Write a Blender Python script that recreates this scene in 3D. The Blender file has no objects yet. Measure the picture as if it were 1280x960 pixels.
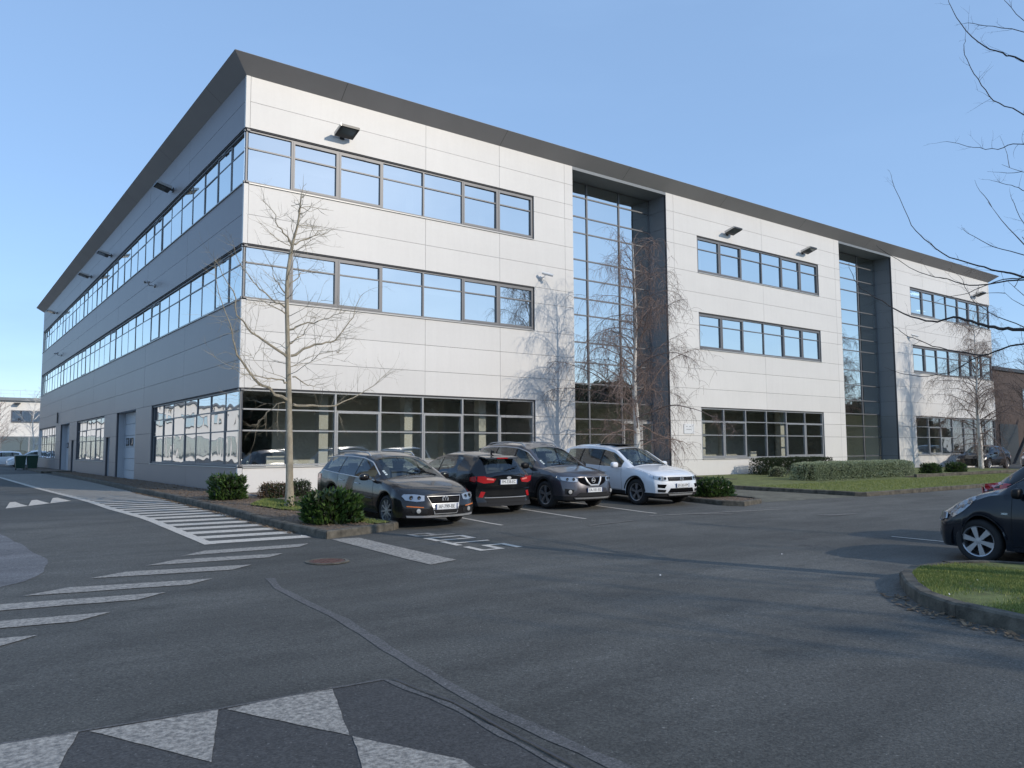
import bpy, bmesh, math, random
import numpy as np
from mathutils import Vector, Matrix, noise as mnoise
R = math.radians
scene = bpy.context.scene
COL = scene.collection
random.seed(11)
rnd = random.uniform

# ------------------------------------------------------------------ camera
cd = bpy.data.cameras.new('camera'); cam = bpy.data.objects.new('camera', cd); COL.objects.link(cam)
fw = Vector((0.596843, 0.797974, 0.083768)); rt = Vector((0.801068, -0.598546, -0.00582)); up = Vector((-0.045495, -0.070577, 0.996468))
m = Matrix((rt, up, -fw)).transposed().to_4x4(); m.translation = Vector((-6.8999, -21.8361, 1.5))
cam.matrix_world = m
cd.sensor_width = 36; cd.lens = 978.69 / 1280 * 36; cd.clip_end = 3000; cd.clip_start = .05
scene.camera = cam
# ------------------------------------------------------------------ light
SUN_AZ, SUN_EL = R(22), R(25)
sund = Vector((math.sin(SUN_AZ) * math.cos(SUN_EL), -math.cos(SUN_AZ) * math.cos(SUN_EL), math.sin(SUN_EL)))
w = bpy.data.worlds.new('World'); scene.world = w; w.use_nodes = True
nt = w.node_tree; nt.nodes.clear()
sky = nt.nodes.new('ShaderNodeTexSky'); sky.sky_type = 'NISHITA'; sky.sun_disc = False
sky.sun_elevation = SUN_EL; sky.sun_rotation = math.atan2(sund.x, sund.y); sky.air_density = 1.0; sky.dust_density = .25; sky.ozone_density = 3.2; sky.altitude = 50
bg = nt.nodes.new('ShaderNodeBackground'); bg.inputs[1].default_value = .15
# thin high cloud veil low over the horizon
tc = nt.nodes.new('ShaderNodeTexCoord'); mp = nt.nodes.new('ShaderNodeMapping'); mp.inputs['Scale'].default_value = (1.2, 1.2, 5)
cn = nt.nodes.new('ShaderNodeTexNoise'); cn.inputs['Scale'].default_value = 2.2; cn.inputs['Detail'].default_value = 6; cn.inputs['Roughness'].default_value = .55
cr = nt.nodes.new('ShaderNodeMapRange'); cr.inputs['From Min'].default_value = .42; cr.inputs['From Max'].default_value = .8; cr.inputs['To Min'].default_value = .58; cr.inputs['To Max'].default_value = .74
mx = nt.nodes.new('ShaderNodeMix'); mx.data_type = 'RGBA'; mx.inputs[7].default_value = (1.62, 2.6, 4.25, 1)
L = nt.links.new
L(tc.outputs['Generated'], mp.inputs['Vector']); L(mp.outputs[0], cn.inputs['Vector']); L(cn.outputs['Fac'], cr.inputs['Value'])
L(cr.outputs[0], mx.inputs[0]); L(sky.outputs[0], mx.inputs[6]); L(mx.outputs[2], bg.inputs[0])
wo = nt.nodes.new('ShaderNodeOutputWorld'); L(bg.outputs[0], wo.inputs[0])
sl = bpy.data.lights.new('sun', 'SUN'); sl.energy = 2.0; sl.angle = R(.5); sl.color = (1, .90, .76)
so = bpy.data.objects.new('sun', sl); COL.objects.link(so); so.rotation_euler = sund.to_track_quat('Z', 'Y').to_euler()
scene.view_settings.view_transform = 'Standard'; scene.view_settings.look = 'None'
scene.view_settings.exposure = 0.5; scene.view_settings.gamma = 1
scene.cycles.max_bounces = 8; scene.cycles.transparent_max_bounces = 24
scene.cycles.use_denoising = True

# ------------------------------------------------------------------ materials
MATS = {}
def nodes(name):
    mt = bpy.data.materials.new(name); mt.use_nodes = True
    n = mt.node_tree; b = n.nodes['Principled BSDF']; MATS[name] = mt
    return mt, n, b
def N(n, t, **k):
    o = n.nodes.new(t)
    for a, v in k.items():
        if a.startswith('_'): setattr(o, a[1:], v)
        else: o.inputs[a.replace('__', ' ')].default_value = v
    return o
def ramp(n, src, stops):
    r = n.nodes.new('ShaderNodeValToRGB'); n.links.new(src, r.inputs[0])
    e = r.color_ramp.elements
    while len(e) < len(stops): e.new(.5)
    for i, (p, c) in enumerate(stops): e[i].position = p; e[i].color = (*c, 1) if len(c) == 3 else c
    return r
def mat(name, c, rough=.6, metal=0, spec=.5, var=0, vscale=3, bump=0, bscale=60, coat=0, emit=None, stretch=None, detail=5):
    mt, n, b = nodes(name)
    b.inputs['Base Color'].default_value = (*c, 1); b.inputs['Roughness'].default_value = rough
    b.inputs['Metallic'].default_value = metal; b.inputs['Specular IOR Level'].default_value = spec
    b.inputs['Coat Weight'].default_value = coat; b.inputs['Coat Roughness'].default_value = .03
    if var or bump:
        t = N(n, 'ShaderNodeTexCoord'); mpn = N(n, 'ShaderNodeMapping')
        if stretch: mpn.inputs['Scale'].default_value = stretch
        n.links.new(t.outputs['Object'], mpn.inputs[0])
    if var:
        x = N(n, 'ShaderNodeTexNoise', Scale=vscale, Detail=detail, Roughness=.6); n.links.new(mpn.outputs[0], x.inputs['Vector'])
        lo = tuple(max(0, q * (1 - var)) for q in c); hi = tuple(min(1, q * (1 + var)) for q in c)
        r = ramp(n, x.outputs['Fac'], [(.3, lo), (.7, hi)]); n.links.new(r.outputs[0], b.inputs['Base Color'])
    if bump:
        x = N(n, 'ShaderNodeTexNoise', Scale=bscale, Detail=4); n.links.new(mpn.outputs[0], x.inputs['Vector'])
        bp = N(n, 'ShaderNodeBump', Strength=bump, Distance=.02); n.links.new(x.outputs['Fac'], bp.inputs['Height']); n.links.new(bp.outputs[0], b.inputs['Normal'])
    if emit: b.inputs['Emission Color'].default_value = (*emit[0], 1); b.inputs['Emission Strength'].default_value = emit[1]
    return mt

def asphalt(name, base, tint=(1, 1, 1), patch=.25):
    mt, n, b = nodes(name); ln = n.links.new
    t = N(n, 'ShaderNodeTexCoord')
    big = N(n, 'ShaderNodeTexNoise', Scale=.12, Detail=5, Roughness=.6); ln(t.outputs['Object'], big.inputs['Vector'])
    mp_ = N(n, 'ShaderNodeMapping'); mp_.inputs['Scale'].default_value = (.35, 1.6, 1); mp_.inputs['Rotation'].default_value = (0, 0, .35)
    ln(t.outputs['Object'], mp_.inputs[0])
    mid = N(n, 'ShaderNodeTexNoise', Scale=.9, Detail=7, Roughness=.68); ln(mp_.outputs[0], mid.inputs['Vector'])
    fine = N(n, 'ShaderNodeTexNoise', Scale=42, Detail=4, Roughness=.75); ln(t.outputs['Object'], fine.inputs['Vector'])
    vor = N(n, 'ShaderNodeTexVoronoi', Scale=95); ln(t.outputs['Object'], vor.inputs['Vector'])
    def mul(a, lo, hi, fmin=.25, fmax=.75):
        r = N(n, 'ShaderNodeMapRange'); r.inputs['From Min'].default_value = fmin; r.inputs['From Max'].default_value = fmax
        r.inputs['To Min'].default_value = lo; r.inputs['To Max'].default_value = hi; ln(a, r.inputs[0]); return r.outputs[0]
    def m2(a, c):
        x = N(n, 'ShaderNodeMath', _operation='MULTIPLY'); ln(a, x.inputs[0]); ln(c, x.inputs[1]); return x.outputs[0]
    v = m2(mul(big.outputs['Fac'], 1 - patch, 1 + patch), mul(mid.outputs['Fac'], 1 - patch * .8, 1 + patch * .8))
    v = m2(v, mul(fine.outputs['Fac'], .45, 1.55))
    sep = N(n, 'ShaderNodeSeparateColor'); ln(vor.outputs['Color'], sep.inputs[0])
    v = m2(v, mul(sep.outputs[0], .78, 1.3, 0, 1))
    spk = mul(sep.outputs[1], 0, 1.3, .99, 1.0)
    st = N(n, 'ShaderNodeTexNoise', Scale=1.3, Detail=5, Roughness=.62, Distortion=.6); ln(t.outputs['Object'], st.inputs['Vector']); v = m2(v, mul(st.outputs['Fac'], 1.0, .76, .57, .72))
    ad = N(n, 'ShaderNodeMath', _operation='ADD'); ad.inputs[1].default_value = 1; ln(spk, ad.inputs[0]); v = m2(v, ad.outputs[0])
    sc = N(n, 'ShaderNodeVectorMath', _operation='SCALE'); sc.inputs[0].default_value = tuple(base * q for q in tint); ln(v, sc.inputs['Scale'])
    ln(sc.outputs[0], b.inputs['Base Color'])
    b.inputs['Roughness'].default_value = .82; b.inputs['Specular IOR Level'].default_value = .35
    bp = N(n, 'ShaderNodeBump', Strength=.55, Distance=.012); ln(fine.outputs['Fac'], bp.inputs['Height']); ln(bp.outputs[0], b.inputs['Normal'])
    return mt, n, b, sc, fine, mid, mul
asphalt('asphalt', .09, (1.03, 1.01, .91), .42)
asphalt('asphalt_dark', .066, (1.03, 1.0, .97), .15)
asphalt('asphalt_seam', .112, (1.03, 1.0, .97), .15)
asphalt('asphalt_light', .135, (1.0, 1.0, 1.03), .5)
def paint(name, white, wear, scale=22):
    mt, n, b, sc, fine, mid, mul = asphalt(name, .07); ln = n.links.new
    t = N(n, 'ShaderNodeTexCoord')
    x = N(n, 'ShaderNodeTexNoise', Scale=scale, Detail=9, Roughness=.75); ln(t.outputs['Object'], x.inputs['Vector'])
    r = ramp(n, x.outputs['Fac'], [(wear - .06, (.25, .25, .25)), (wear + .16, (1, 1, 1))])
    y = N(n, 'ShaderNodeMix'); y.data_type = 'RGBA'; ln(r.outputs[0], y.inputs[0]); ln(sc.outputs[0], y.inputs[6])
    z = N(n, 'ShaderNodeVectorMath', _operation='SCALE'); z.inputs[0].default_value = tuple(white * q for q in (1.08, .99, .86))
    ln(mul(fine.outputs['Fac'], .8, 1.15), z.inputs['Scale']); ln(z.outputs[0], y.inputs[7]); ln(y.outputs[2], b.inputs['Base Color'])
    b.inputs['Roughness'].default_value = .7
paint('paint_fresh', .56, .34)
paint('paint_worn', .43, .46, 26)
paint('paint_old', .22, .5, 14)
paint('paint_thin', .28, .48, 16)

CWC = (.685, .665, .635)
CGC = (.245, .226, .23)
CDC = (.195, .215, .235)
def panelmat(name, c, rough, metal):
    mt, n, b = nodes(name); ln = n.links.new; b.inputs['Metallic'].default_value = metal; b.inputs['Roughness'].default_value = rough; b.inputs['Specular IOR Level'].default_value = .4
    t = N(n, 'ShaderNodeTexCoord'); g = N(n, 'ShaderNodeNewGeometry')
    def nz(scale, st, det): 
        q = N(n, 'ShaderNodeMapping'); q.inputs['Scale'].default_value = st; ln(t.outputs['Object'], q.inputs[0]); x = N(n, 'ShaderNodeTexNoise', Scale=scale, Detail=det, Roughness=.6); ln(q.outputs[0], x.inputs['Vector']); return x.outputs['Fac']
    def mr(v, lo, hi, a=.3, z=.7):
        r = N(n, 'ShaderNodeMapRange'); r.inputs['From Min'].default_value = a; r.inputs['From Max'].default_value = z; r.inputs['To Min'].default_value = lo; r.inputs['To Max'].default_value = hi; ln(v, r.inputs[0]); return r.outputs[0]
    def mu(a, d): x = N(n, 'ShaderNodeMath', _operation='MULTIPLY'); ln(a, x.inputs[0]); ln(d, x.inputs[1]); return x.outputs[0]
    v = mu(mr(g.outputs['Random Per Island'], .965, 1.02, 0, 1), mr(nz(.35, (1, 1, 1.6), 3), .965, 1.025)); v = mu(v, mr(nz(2.0, (3, 3, .2), 4), .975, 1.012)); v = mu(v, mr(nz(9, (1, 1, 1), 4), .985, 1.015))
    sc = N(n, 'ShaderNodeVectorMath', _operation='SCALE'); sc.inputs[0].default_value = c; ln(v, sc.inputs['Scale']); ln(sc.outputs[0], b.inputs['Base Color'])
    x = nz(.8, (1, 1, 1), 2); bp = N(n, 'ShaderNodeBump', Strength=.25, Distance=.008); ln(x, bp.inputs['Height']); ln(bp.outputs[0], b.inputs['Normal'])
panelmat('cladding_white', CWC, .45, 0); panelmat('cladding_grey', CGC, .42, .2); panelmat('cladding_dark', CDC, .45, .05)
mat('joint_dark', (.06, .06, .065), .8)
mat('fascia', (.29, .283, .285), .5, .1, .4, var=.06, vscale=.6)
mat('frame_grey', (.15, .152, .16), .45, .2)
mat('frame_light', (.30, .31, .32), .4, .3)
mat('sill_metal', (.42, .42, .41), .4, .2)
mat('interior_wall', (.78, .76, .7), .9, var=.1, vscale=.4)
mat('interior_dark', (.32, .31, .30), .9)
mat('ceiling_white', (.55, .55, .53), .9)
mat('door_grey', (.42, .44, .47), .5, .1, var=.04)
mat('lamp_dark', (.035, .037, .04), .4, .3)
mat('lamp_glass', (.16, .18, .18), .12, .5)
mat('lamp_alu', (.5, .5, .49), .35, .7)
mat('white_plastic', (.75, .75, .74), .35)
mat('black_plastic', (.018, .018, .02), .5, bump=0)
mat('lit_tube', (.9, .9, .8), .5, emit=((.85, 1, .72), 2.2))
mat('kerb_concrete', (.098, .088, .07), .95, var=.6, vscale=6, bump=.5, bscale=50)
mat('soil_bark', (.16, .115, .08), .95, var=.55, vscale=24, bump=1, bscale=30, detail=8)
mat('lawn_base', (.14, .16, .05), .95, var=.4, vscale=5, bump=1, bscale=50, detail=8)
mat('pale_ground', (.135, .13, .10), .95, var=.3, vscale=3, bump=.5)
mat('brick_brown', (.075, .055, .048), .85, var=.22, vscale=3, bump=.3)
mat('bin_green', (.012, .05, .035), .4)
mat('rust', (.12, .062, .05), .8, var=.3, vscale=30, bump=.6, bscale=120)
mat('white_building', (.78, .75, .70), .6, var=.04, vscale=.4)
mat('puddle', (.16, .17, .19), .25, var=.3, vscale=3)

def leafmat(name, c1, c2, rough=.5):
    mt, n, b = nodes(name)
    g = N(n, 'ShaderNodeNewGeometry'); r = ramp(n, g.outputs['Random Per Island'], [(0, c1), (.6, tuple((a + d) / 2 for a, d in zip(c1, c2))), (1, c2)])
    n.links.new(r.outputs[0], b.inputs['Base Color']); b.inputs['Roughness'].default_value = rough
    tr = N(n, 'ShaderNodeBsdfTranslucent'); n.links.new(r.outputs[0], tr.inputs[0])
    mxs = N(n, 'ShaderNodeMixShader', Fac=.25); o = n.nodes['Material Output']
    n.links.new(b.outputs[0], mxs.inputs[1]); n.links.new(tr.outputs[0], mxs.inputs[2]); n.links.new(mxs.outputs[0], o.inputs[0])
leafmat('laurel', (.02, .05, .012), (.10, .17, .04), .32)
leafmat('dark_hedge', (.018, .028, .012), (.05, .075, .025))
leafmat('pale_hedge', (.16, .20, .10), (.58, .62, .42))
leafmat('red_hedge', (.07, .035, .02), (.20, .12, .06))
leafmat('grass_blade', (.11, .17, .03), (.36, .37, .12), .7)
leafmat('dead_leaf', (.14, .09, .05), (.34, .24, .15), .8)
leafmat('twig_mass', (.045, .032, .026), (.10, .065, .05), .9)
leafmat('evergreen', (.03, .045, .025), (.09, .105, .055), .8)
mat('bark_tan', (.33, .285, .21), .9, var=.25, vscale=14, stretch=(1, 1, .4), bump=.6, bscale=60)
mat('bark_dark', (.055, .045, .04), .9, var=.3, vscale=14, bump=.6)
mat('twig_brown', (.215, .155, .13), .85)
def birchbark():
    mt, n, b = nodes('birch_bark')
    t = N(n, 'ShaderNodeTexCoord'); mpn = N(n, 'ShaderNodeMapping'); mpn.inputs['Scale'].default_value = (3, 3, 16)
    n.links.new(t.outputs['Object'], mpn.inputs[0]); x = N(n, 'ShaderNodeTexNoise', Scale=1.2, Detail=6, Roughness=.7); n.links.new(mpn.outputs[0], x.inputs['Vector'])
    r = ramp(n, x.outputs['Fac'], [(.35, (.04, .03, .025)), (.40, (.62, .59, .54)), (1, (.86, .83, .77))]); n.links.new(r.outputs[0], b.inputs['Base Color']); b.inputs['Roughness'].default_value = .7
birchbark()

def glass(name, tint, refl, wav=.0, wscale=1.0, gc=(.93, .96, 1)):
    """architectural glass: see-through tint with a mirror coat; slight waviness of the panes"""
    mt, n, b = nodes(name); n.nodes.remove(b); ln = n.links.new
    o = n.nodes['Material Output']
    tr = N(n, 'ShaderNodeBsdfTransparent', Color=(*tint, 1)); gl = N(n, 'ShaderNodeBsdfGlossy', Roughness=.012); gl.inputs['Color'].default_value = (*gc, 1)
    lw = N(n, 'ShaderNodeFresnel', IOR=1.5)
    mr = N(n, 'ShaderNodeMapRange'); mr.inputs['From Min'].default_value = .04; mr.inputs['From Max'].default_value = .6
    mr.inputs['To Min'].default_value = refl; mr.inputs['To Max'].default_value = min(1, refl + .35); ln(lw.outputs[0], mr.inputs[0])
    ms = N(n, 'ShaderNodeMixShader'); ln(mr.outputs[0], ms.inputs[0]); ln(tr.outputs[0], ms.inputs[1]); ln(gl.outputs[0], ms.inputs[2]); ln(ms.outputs[0], o.inputs[0])
    if wav:
        t = N(n, 'ShaderNodeTexCoord'); x = N(n, 'ShaderNodeTexNoise', Scale=wscale, Detail=1); ln(t.outputs['Object'], x.inputs['Vector'])
        bp = N(n, 'ShaderNodeBump', Strength=1, Distance=wav); ln(x.outputs['Fac'], bp.inputs['Height']); ln(bp.outputs[0], gl.inputs['Normal'])
glass('glass_upper', (.42, .46, .48), .70, .004, 1.0, (.97, .99, .96))
glass('glass_ground', (.93, .96, .93), .25, .0022, 1.2)
glass('glass_side', (.30, .33, .34), .62, .011, 1.0)
glass('car_glass', (.55, .62, .61), .08)
glass('lamp_lens', (.8, .82, .85), .18)

def carpaint(name, c, metal=.6, rough=.32, coat=1):
    mt, n, b = nodes(name)
    b.inputs['Specular IOR Level'].default_value = .3 + .2 * (coat > .9)
    b.inputs['Base Color'].default_value = (*c, 1); b.inputs['Metallic'].default_value = metal; b.inputs['Roughness'].default_value = rough
    b.inputs['Coat Weight'].default_value = coat; b.inputs['Coat Roughness'].default_value = .04
    t = N(n, 'ShaderNodeTexCoord'); x = N(n, 'ShaderNodeTexNoise', Scale=3.5, Detail=6, Roughness=.7); n.links.new(t.outputs['Object'], x.inputs['Vector'])
    # road dirt towards the sills is grime with its own outline
    sp = N(n, 'ShaderNodeSeparateXYZ'); n.links.new(t.outputs['Object'], sp.inputs[0])
    g = N(n, 'ShaderNodeMapRange'); g.inputs['From Min'].default_value = .75; g.inputs['From Max'].default_value = .1; n.links.new(sp.outputs['Z'], g.inputs[0])
    g.inputs['To Max'].default_value = .16
    mu = N(n, 'ShaderNodeMath', _operation='MULTIPLY'); n.links.new(g.outputs[0], mu.inputs[0]); n.links.new(x.outputs['Fac'], mu.inputs[1])
    y = N(n, 'ShaderNodeMix'); y.data_type = 'RGBA'; y.inputs[6].default_value = (*c, 1); y.inputs[7].default_value = (.13, .12, .105, 1); n.links.new(mu.outputs[0], y.inputs[0])
    rr = N(n, 'ShaderNodeMapRange'); rr.inputs['To Min'].default_value = rough; rr.inputs['To Max'].default_value = .75; n.links.new(mu.outputs[0], rr.inputs[0]); n.links.new(rr.outputs[0], b.inputs['Roughness'])
    # inside of the shell is dark lining
    ge = N(n, 'ShaderNodeNewGeometry'); z = N(n, 'ShaderNodeMix'); z.data_type = 'RGBA'; z.inputs[7].default_value = (.03, .03, .03, 1)
    n.links.new(ge.outputs['Backfacing'], z.inputs[0]); n.links.new(y.outputs[2], z.inputs[6]); n.links.new(z.outputs[2], b.inputs['Base Color'])
    return mt
carpaint('paint_brown_grey', (.010, .009, .010), .0, .2, .55)
carpaint('paint_black_blue', (.004, .005, .007), .0, .2, .45)
carpaint('paint_grey', (.07, .066, .076), .45)
carpaint('paint_white', (.72, .74, .77), 0, .35)
carpaint('paint_navy', (.002, .006, .013), .0, .2, .45)
carpaint('paint_silver', (.45, .46, .47))
mat('tyre_rubber', (.02, .02, .021), .85, var=.25, vscale=8)
mat('rim_alloy', (.42, .43, .45), .35, .8)
mat('rim_dark', (.1, .1, .105), .4, .7)
mat('chrome', (.75, .76, .78), .12, 1)
mat('satin_silver', (.48, .48, .48), .38, .45)
mat('trim_black', (.008, .008, .009), .45, 0, .25)
mat('trim_rough', (.025, .025, .026), .9, 0, .15)
mat('grille_black', (.006, .006, .007), 1, 0, .05)
mat('badge_silver', (.62, .62, .62), .3, .35)
mat('seat_cloth', (.17, .17, .175), .9)
mat('tail_red', (.42, .012, .015), .12, 0, .6, coat=1)
mat('tail_bright', (.8, .25, .2), .15, coat=1)
mat('orange_lens', (.6, .16, .02), .2)
mat('plate_white', (.7, .71, .72), .4)
mat('plate_blue', (.02, .05, .16), .4)
mat('plate_ink', (.01, .01, .012), .5)
mat('headlamp_inner', (.5, .5, .49), .35, .45)
mat('sticker_white', (.6, .65, .62), .5)

# ------------------------------------------------------------------ helpers
def tag(o, label=None, cat=None, group=None, kind=None):
    if label: o['label'] = label
    if cat: o['category'] = cat
    if group: o['group'] = group
    if kind: o['kind'] = kind
    return o
def empty(name, loc=(0, 0, 0), rz=0, **k):
    o = bpy.data.objects.new(name, None); COL.objects.link(o); o.location = loc; o.rotation_euler = (0, 0, rz); o.empty_display_size = .2
    return tag(o, **k)
class MB:
    def __init__(s): s.v = []; s.f = []; s.m = []; s.cur = 0
    def quad(s, a, b, c, d):
        i = len(s.v); s.v += [tuple(a), tuple(b), tuple(c), tuple(d)]; s.f.append((i, i + 1, i + 2, i + 3)); s.m.append(s.cur)
    def poly(s, pts):
        i = len(s.v); s.v += [tuple(p) for p in pts]; s.f.append(tuple(range(i, i + len(pts)))); s.m.append(s.cur)
    def box(s, x0, y0, z0, x1, y1, z1):
        if x0 > x1: x0, x1 = x1, x0
        if y0 > y1: y0, y1 = y1, y0
        if z0 > z1: z0, z1 = z1, z0
        s.hexa([(x0, y0, z0), (x1, y0, z0), (x1, y1, z0), (x0, y1, z0), (x0, y0, z1), (x1, y0, z1), (x1, y1, z1), (x0, y1, z1)])
    def hexa(s, p):
        i = len(s.v); s.v += [tuple(q) for q in p]
        for f in ((0, 3, 2, 1), (4, 5, 6, 7), (0, 1, 5, 4), (1, 2, 6, 5), (2, 3, 7, 6), (3, 0, 4, 7)): s.f.append(tuple(i + k for k in f)); s.m.append(s.cur)
    def obox(s, c, ax, ay, az):
        c = Vector(c); ax = Vector(ax); ay = Vector(ay); az = Vector(az)
        s.hexa([c - ax - ay - az, c + ax - ay - az, c + ax + ay - az, c - ax + ay - az, c - ax - ay + az, c + ax - ay + az, c + ax + ay + az, c - ax + ay + az])
    def tube(s, pts, rad, sides=6, cap=True):
        pts = [Vector(p) for p in pts]; n = len(pts)
        if not hasattr(rad, '__len__'): rad = [rad] * n
        i0 = len(s.v); ref = None
        for i, p in enumerate(pts):
            t = (pts[min(i + 1, n - 1)] - pts[max(i - 1, 0)])
            t = t.normalized() if t.length > 1e-9 else Vector((0, 0, 1))
            if ref is None: ref = t.orthogonal().normalized()
            a = (ref - t * ref.dot(t)); a = a.normalized() if a.length > 1e-6 else t.orthogonal().normalized(); ref = a; b = t.cross(a)
            for k in range(sides):
                th = 2 * math.pi * k / sides; s.v.append(tuple(p + (a * math.cos(th) + b * math.sin(th)) * rad[i]))
        for i in range(n - 1):
            for k in range(sides):
                k2 = (k + 1) % sides; s.f.append((i0 + i * sides + k, i0 + i * sides + k2, i0 + (i + 1) * sides + k2, i0 + (i + 1) * sides + k)); s.m.append(s.cur)
        if cap and sides > 3:
            s.f.append(tuple(i0 + k for k in reversed(range(sides)))); s.m.append(s.cur)
            s.f.append(tuple(i0 + (n - 1) * sides + k for k in range(sides))); s.m.append(s.cur)
    def lathe(s, prof, center, axis, n=24, closed=False):
        """prof: (radius, offset along axis)"""
        c = Vector(center); ax = Vector(axis).normalized(); a = ax.orthogonal().normalized(); b = ax.cross(a); i0 = len(s.v); k_ = len(prof)
        for r, h in prof:
            for k in range(n):
                th = 2 * math.pi * k / n; s.v.append(tuple(c + ax * h + (a * math.cos(th) + b * math.sin(th)) * r))
        for i in range(k_ if closed else k_ - 1):
            j = (i + 1) % k_
            for k in range(n):
                k2 = (k + 1) % n; s.f.append((i0 + i * n + k, i0 + i * n + k2, i0 + j * n + k2, i0 + j * n + k)); s.m.append(s.cur)
        if not closed:
            if prof[0][0] > 1e-5: s.f.append(tuple(i0 + k for k in reversed(range(n)))); s.m.append(s.cur)
            if prof[-1][0] > 1e-5: s.f.append(tuple(i0 + (k_ - 1) * n + k for k in range(n))); s.m.append(s.cur)
    def build(s, name, mats, parent=None, smooth=False, loc=None, **k):
        me = bpy.data.meshes.new(name); me.from_pydata(s.v, [], s.f)
        if not isinstance(mats, (list, tuple)): mats = [mats]
        for q in mats: me.materials.append(MATS[q] if isinstance(q, str) else q)
        if len(mats) > 1: me.polygons.foreach_set('material_index', s.m)
        if smooth: me.polygons.foreach_set('use_smooth', [True] * len(me.polygons))
        me.update(); o = bpy.data.objects.new(name, me); COL.objects.link(o)
        if parent: o.parent = parent
        if loc: o.location = loc
        return tag(o, **k)
def bm_obj(bm, name, mats, parent=None, smooth=False, **k):
    me = bpy.data.meshes.new(name); bm.to_mesh(me); bm.free()
    if not isinstance(mats, (list, tuple)): mats = [mats]
    for q in mats: me.materials.append(MATS[q])
    if smooth: me.polygons.foreach_set('use_smooth', [True] * len(me.polygons))
    o = bpy.data.objects.new(name, me); COL.objects.link(o)
    if parent: o.parent = parent
    return tag(o, **k)

# ------------------------------------------------------------------ ground
YS = [-400, -40, -25, -17, -12, -9, -5, 0, 10, 400]; ZS = [-.15, -.15, -.12, -.08, -.02, .05, .2, .27, .3, .3]
def gz(y): return float(np.interp(y, YS, ZS))
def drape(polys, dz, name, mats, cuts=True, parent=None, **k):
    bm = bmesh.new()
    for p in polys:
        vs = [bm.verts.new((a, b, 0)) for a, b in p]
        f = bm.faces.new(vs); f.normal_update()
        if f.normal.z < 0: f.normal_flip()
    if cuts:
        for y in YS[1:-1]:
            bmesh.ops.bisect_plane(bm, geom=bm.verts[:] + bm.edges[:] + bm.faces[:], plane_co=(0, y, 0), plane_no=(0, 1, 0))
    bmesh.ops.triangulate(bm, faces=bm.faces[:])
    for v in bm.verts: v.co.z = gz(v.co.y) + dz
    return bm_obj(bm, name, mats, parent, **k)
drape([[(-400, -400), (400, -400), (400, 400), (-400, 400)]], 0, 'ground', 'asphalt', kind='structure')
# darker relaid asphalt of the speed table, the seams and the worn wet patch and paler path
drape([[(-9.5, -16.62), (-6.5, -16.66), (-5.38, -16.79), (-4.65, -16.8), (-4.29, -16.85), (-4.21, -17.55), (-4.27, -18.72), (-4.35, -23), (-9.5, -23)]], .004, 'speed_table', 'asphalt_dark', kind='structure')
def ribbon(pts, wd, jit=0):
    """closed outline of a strip along pts"""
    a, b = [], []
    for i, p in enumerate(pts):
        q = Vector(pts[min(i + 1, len(pts) - 1)]) - Vector(pts[max(i - 1, 0)]); q.normalize(); nrm = Vector((-q.y, q.x)); p = Vector(p)
        ww = wd[i] if hasattr(wd, '__len__') else wd
        a.append(tuple(p + nrm * (ww / 2 + rnd(-jit, jit)))); b.append(tuple(p - nrm * (ww / 2 + rnd(-jit, jit))))
    return a + b[::-1]
def resample(pts, step, jit=0):
    out = []
    for (x0, y0), (x1, y1) in zip(pts, pts[1:]):
        n = max(1, int(math.hypot(x1 - x0, y1 - y0) / step))
        for i in range(n): out.append((x0 + (x1 - x0) * i / n + rnd(-jit, jit), y0 + (y1 - y0) * i / n + rnd(-jit, jit)))
    out.append(pts[-1]); return out
def strips(pts, wd, jit=0, step=.25):
    p = resample(pts, step); out = []
    L_, R_ = [], []
    for i, q in enumerate(p):
        t = Vector(p[min(i + 1, len(p) - 1)]) - Vector(p[max(i - 1, 0)]); t.normalize(); n = Vector((-t.y, t.x)); q = Vector(q)
        L_.append(tuple(q + n * (wd / 2 + rnd(-jit, jit)))); R_.append(tuple(q - n * (wd / 2 + rnd(-jit, jit))))
    return [[L_[i], L_[i + 1], R_[i + 1], R_[i]] for i in range(len(p) - 1)]
drape(strips([(-3.5, -12.4), (-3.66, -13.1), (-3.74, -15), (-3.95, -16.7), (-4.05, -17.85), (-4.04, -18.9), (-3.95, -21)], .1, .012), .004, 'asphalt_joint', 'asphalt_seam', kind='structure')
drape(strips([(-4.29, -16.86), (-4.22, -17.55), (-4.28, -18.72), (-4.34, -22)], .04, .014, .12) + strips([(-9, -16.64), (-6.5, -16.66), (-5.38, -16.79), (-4.3, -16.85)], .03, .004, .15), .008, 'asphalt_sealing', 'asphalt_seam', kind='structure')
drape(strips([(-4.24, -16.9), (-4.17, -17.55), (-4.22, -18.72), (-4.29, -22)], .016, .004, .1), .012, 'asphalt_crack', 'joint_dark', kind='structure')
drape([resample([(-9, -5.2), (-5.9, -5.6), (-5.75, -7.0), (-5.62, -7.9), (-5.5, -9.3), (-5.62, -10.4), (-5.9, -11.0), (-6.3, -11.4), (-9, -11.6), (-9, -5.2)], .3, .03)[:-1]], .004, 'worn_sheen_patch', 'asphalt_light', kind='structure')  # worn wet patch; the sky reflected in it is put into the pale colour
drape([resample([(11.3, -8.9), (15.8, -9.15), (14.3, -5.9), (13.2, -3.8), (11.0, -3.0), (11.3, -8.9)], .5, .03)[:-1]], .004, 'entrance_path', 'pale_ground', kind='structure')

def densify(poly, step=.5):
    out = []
    for i in range(len(poly)):
        a, b = Vector(poly[i]), Vector(poly[(i + 1) % len(poly)]); n = max(1, int((b - a).length / step))
        out += [tuple(a + (b - a) * k / n) for k in range(n)]
    return out
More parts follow.
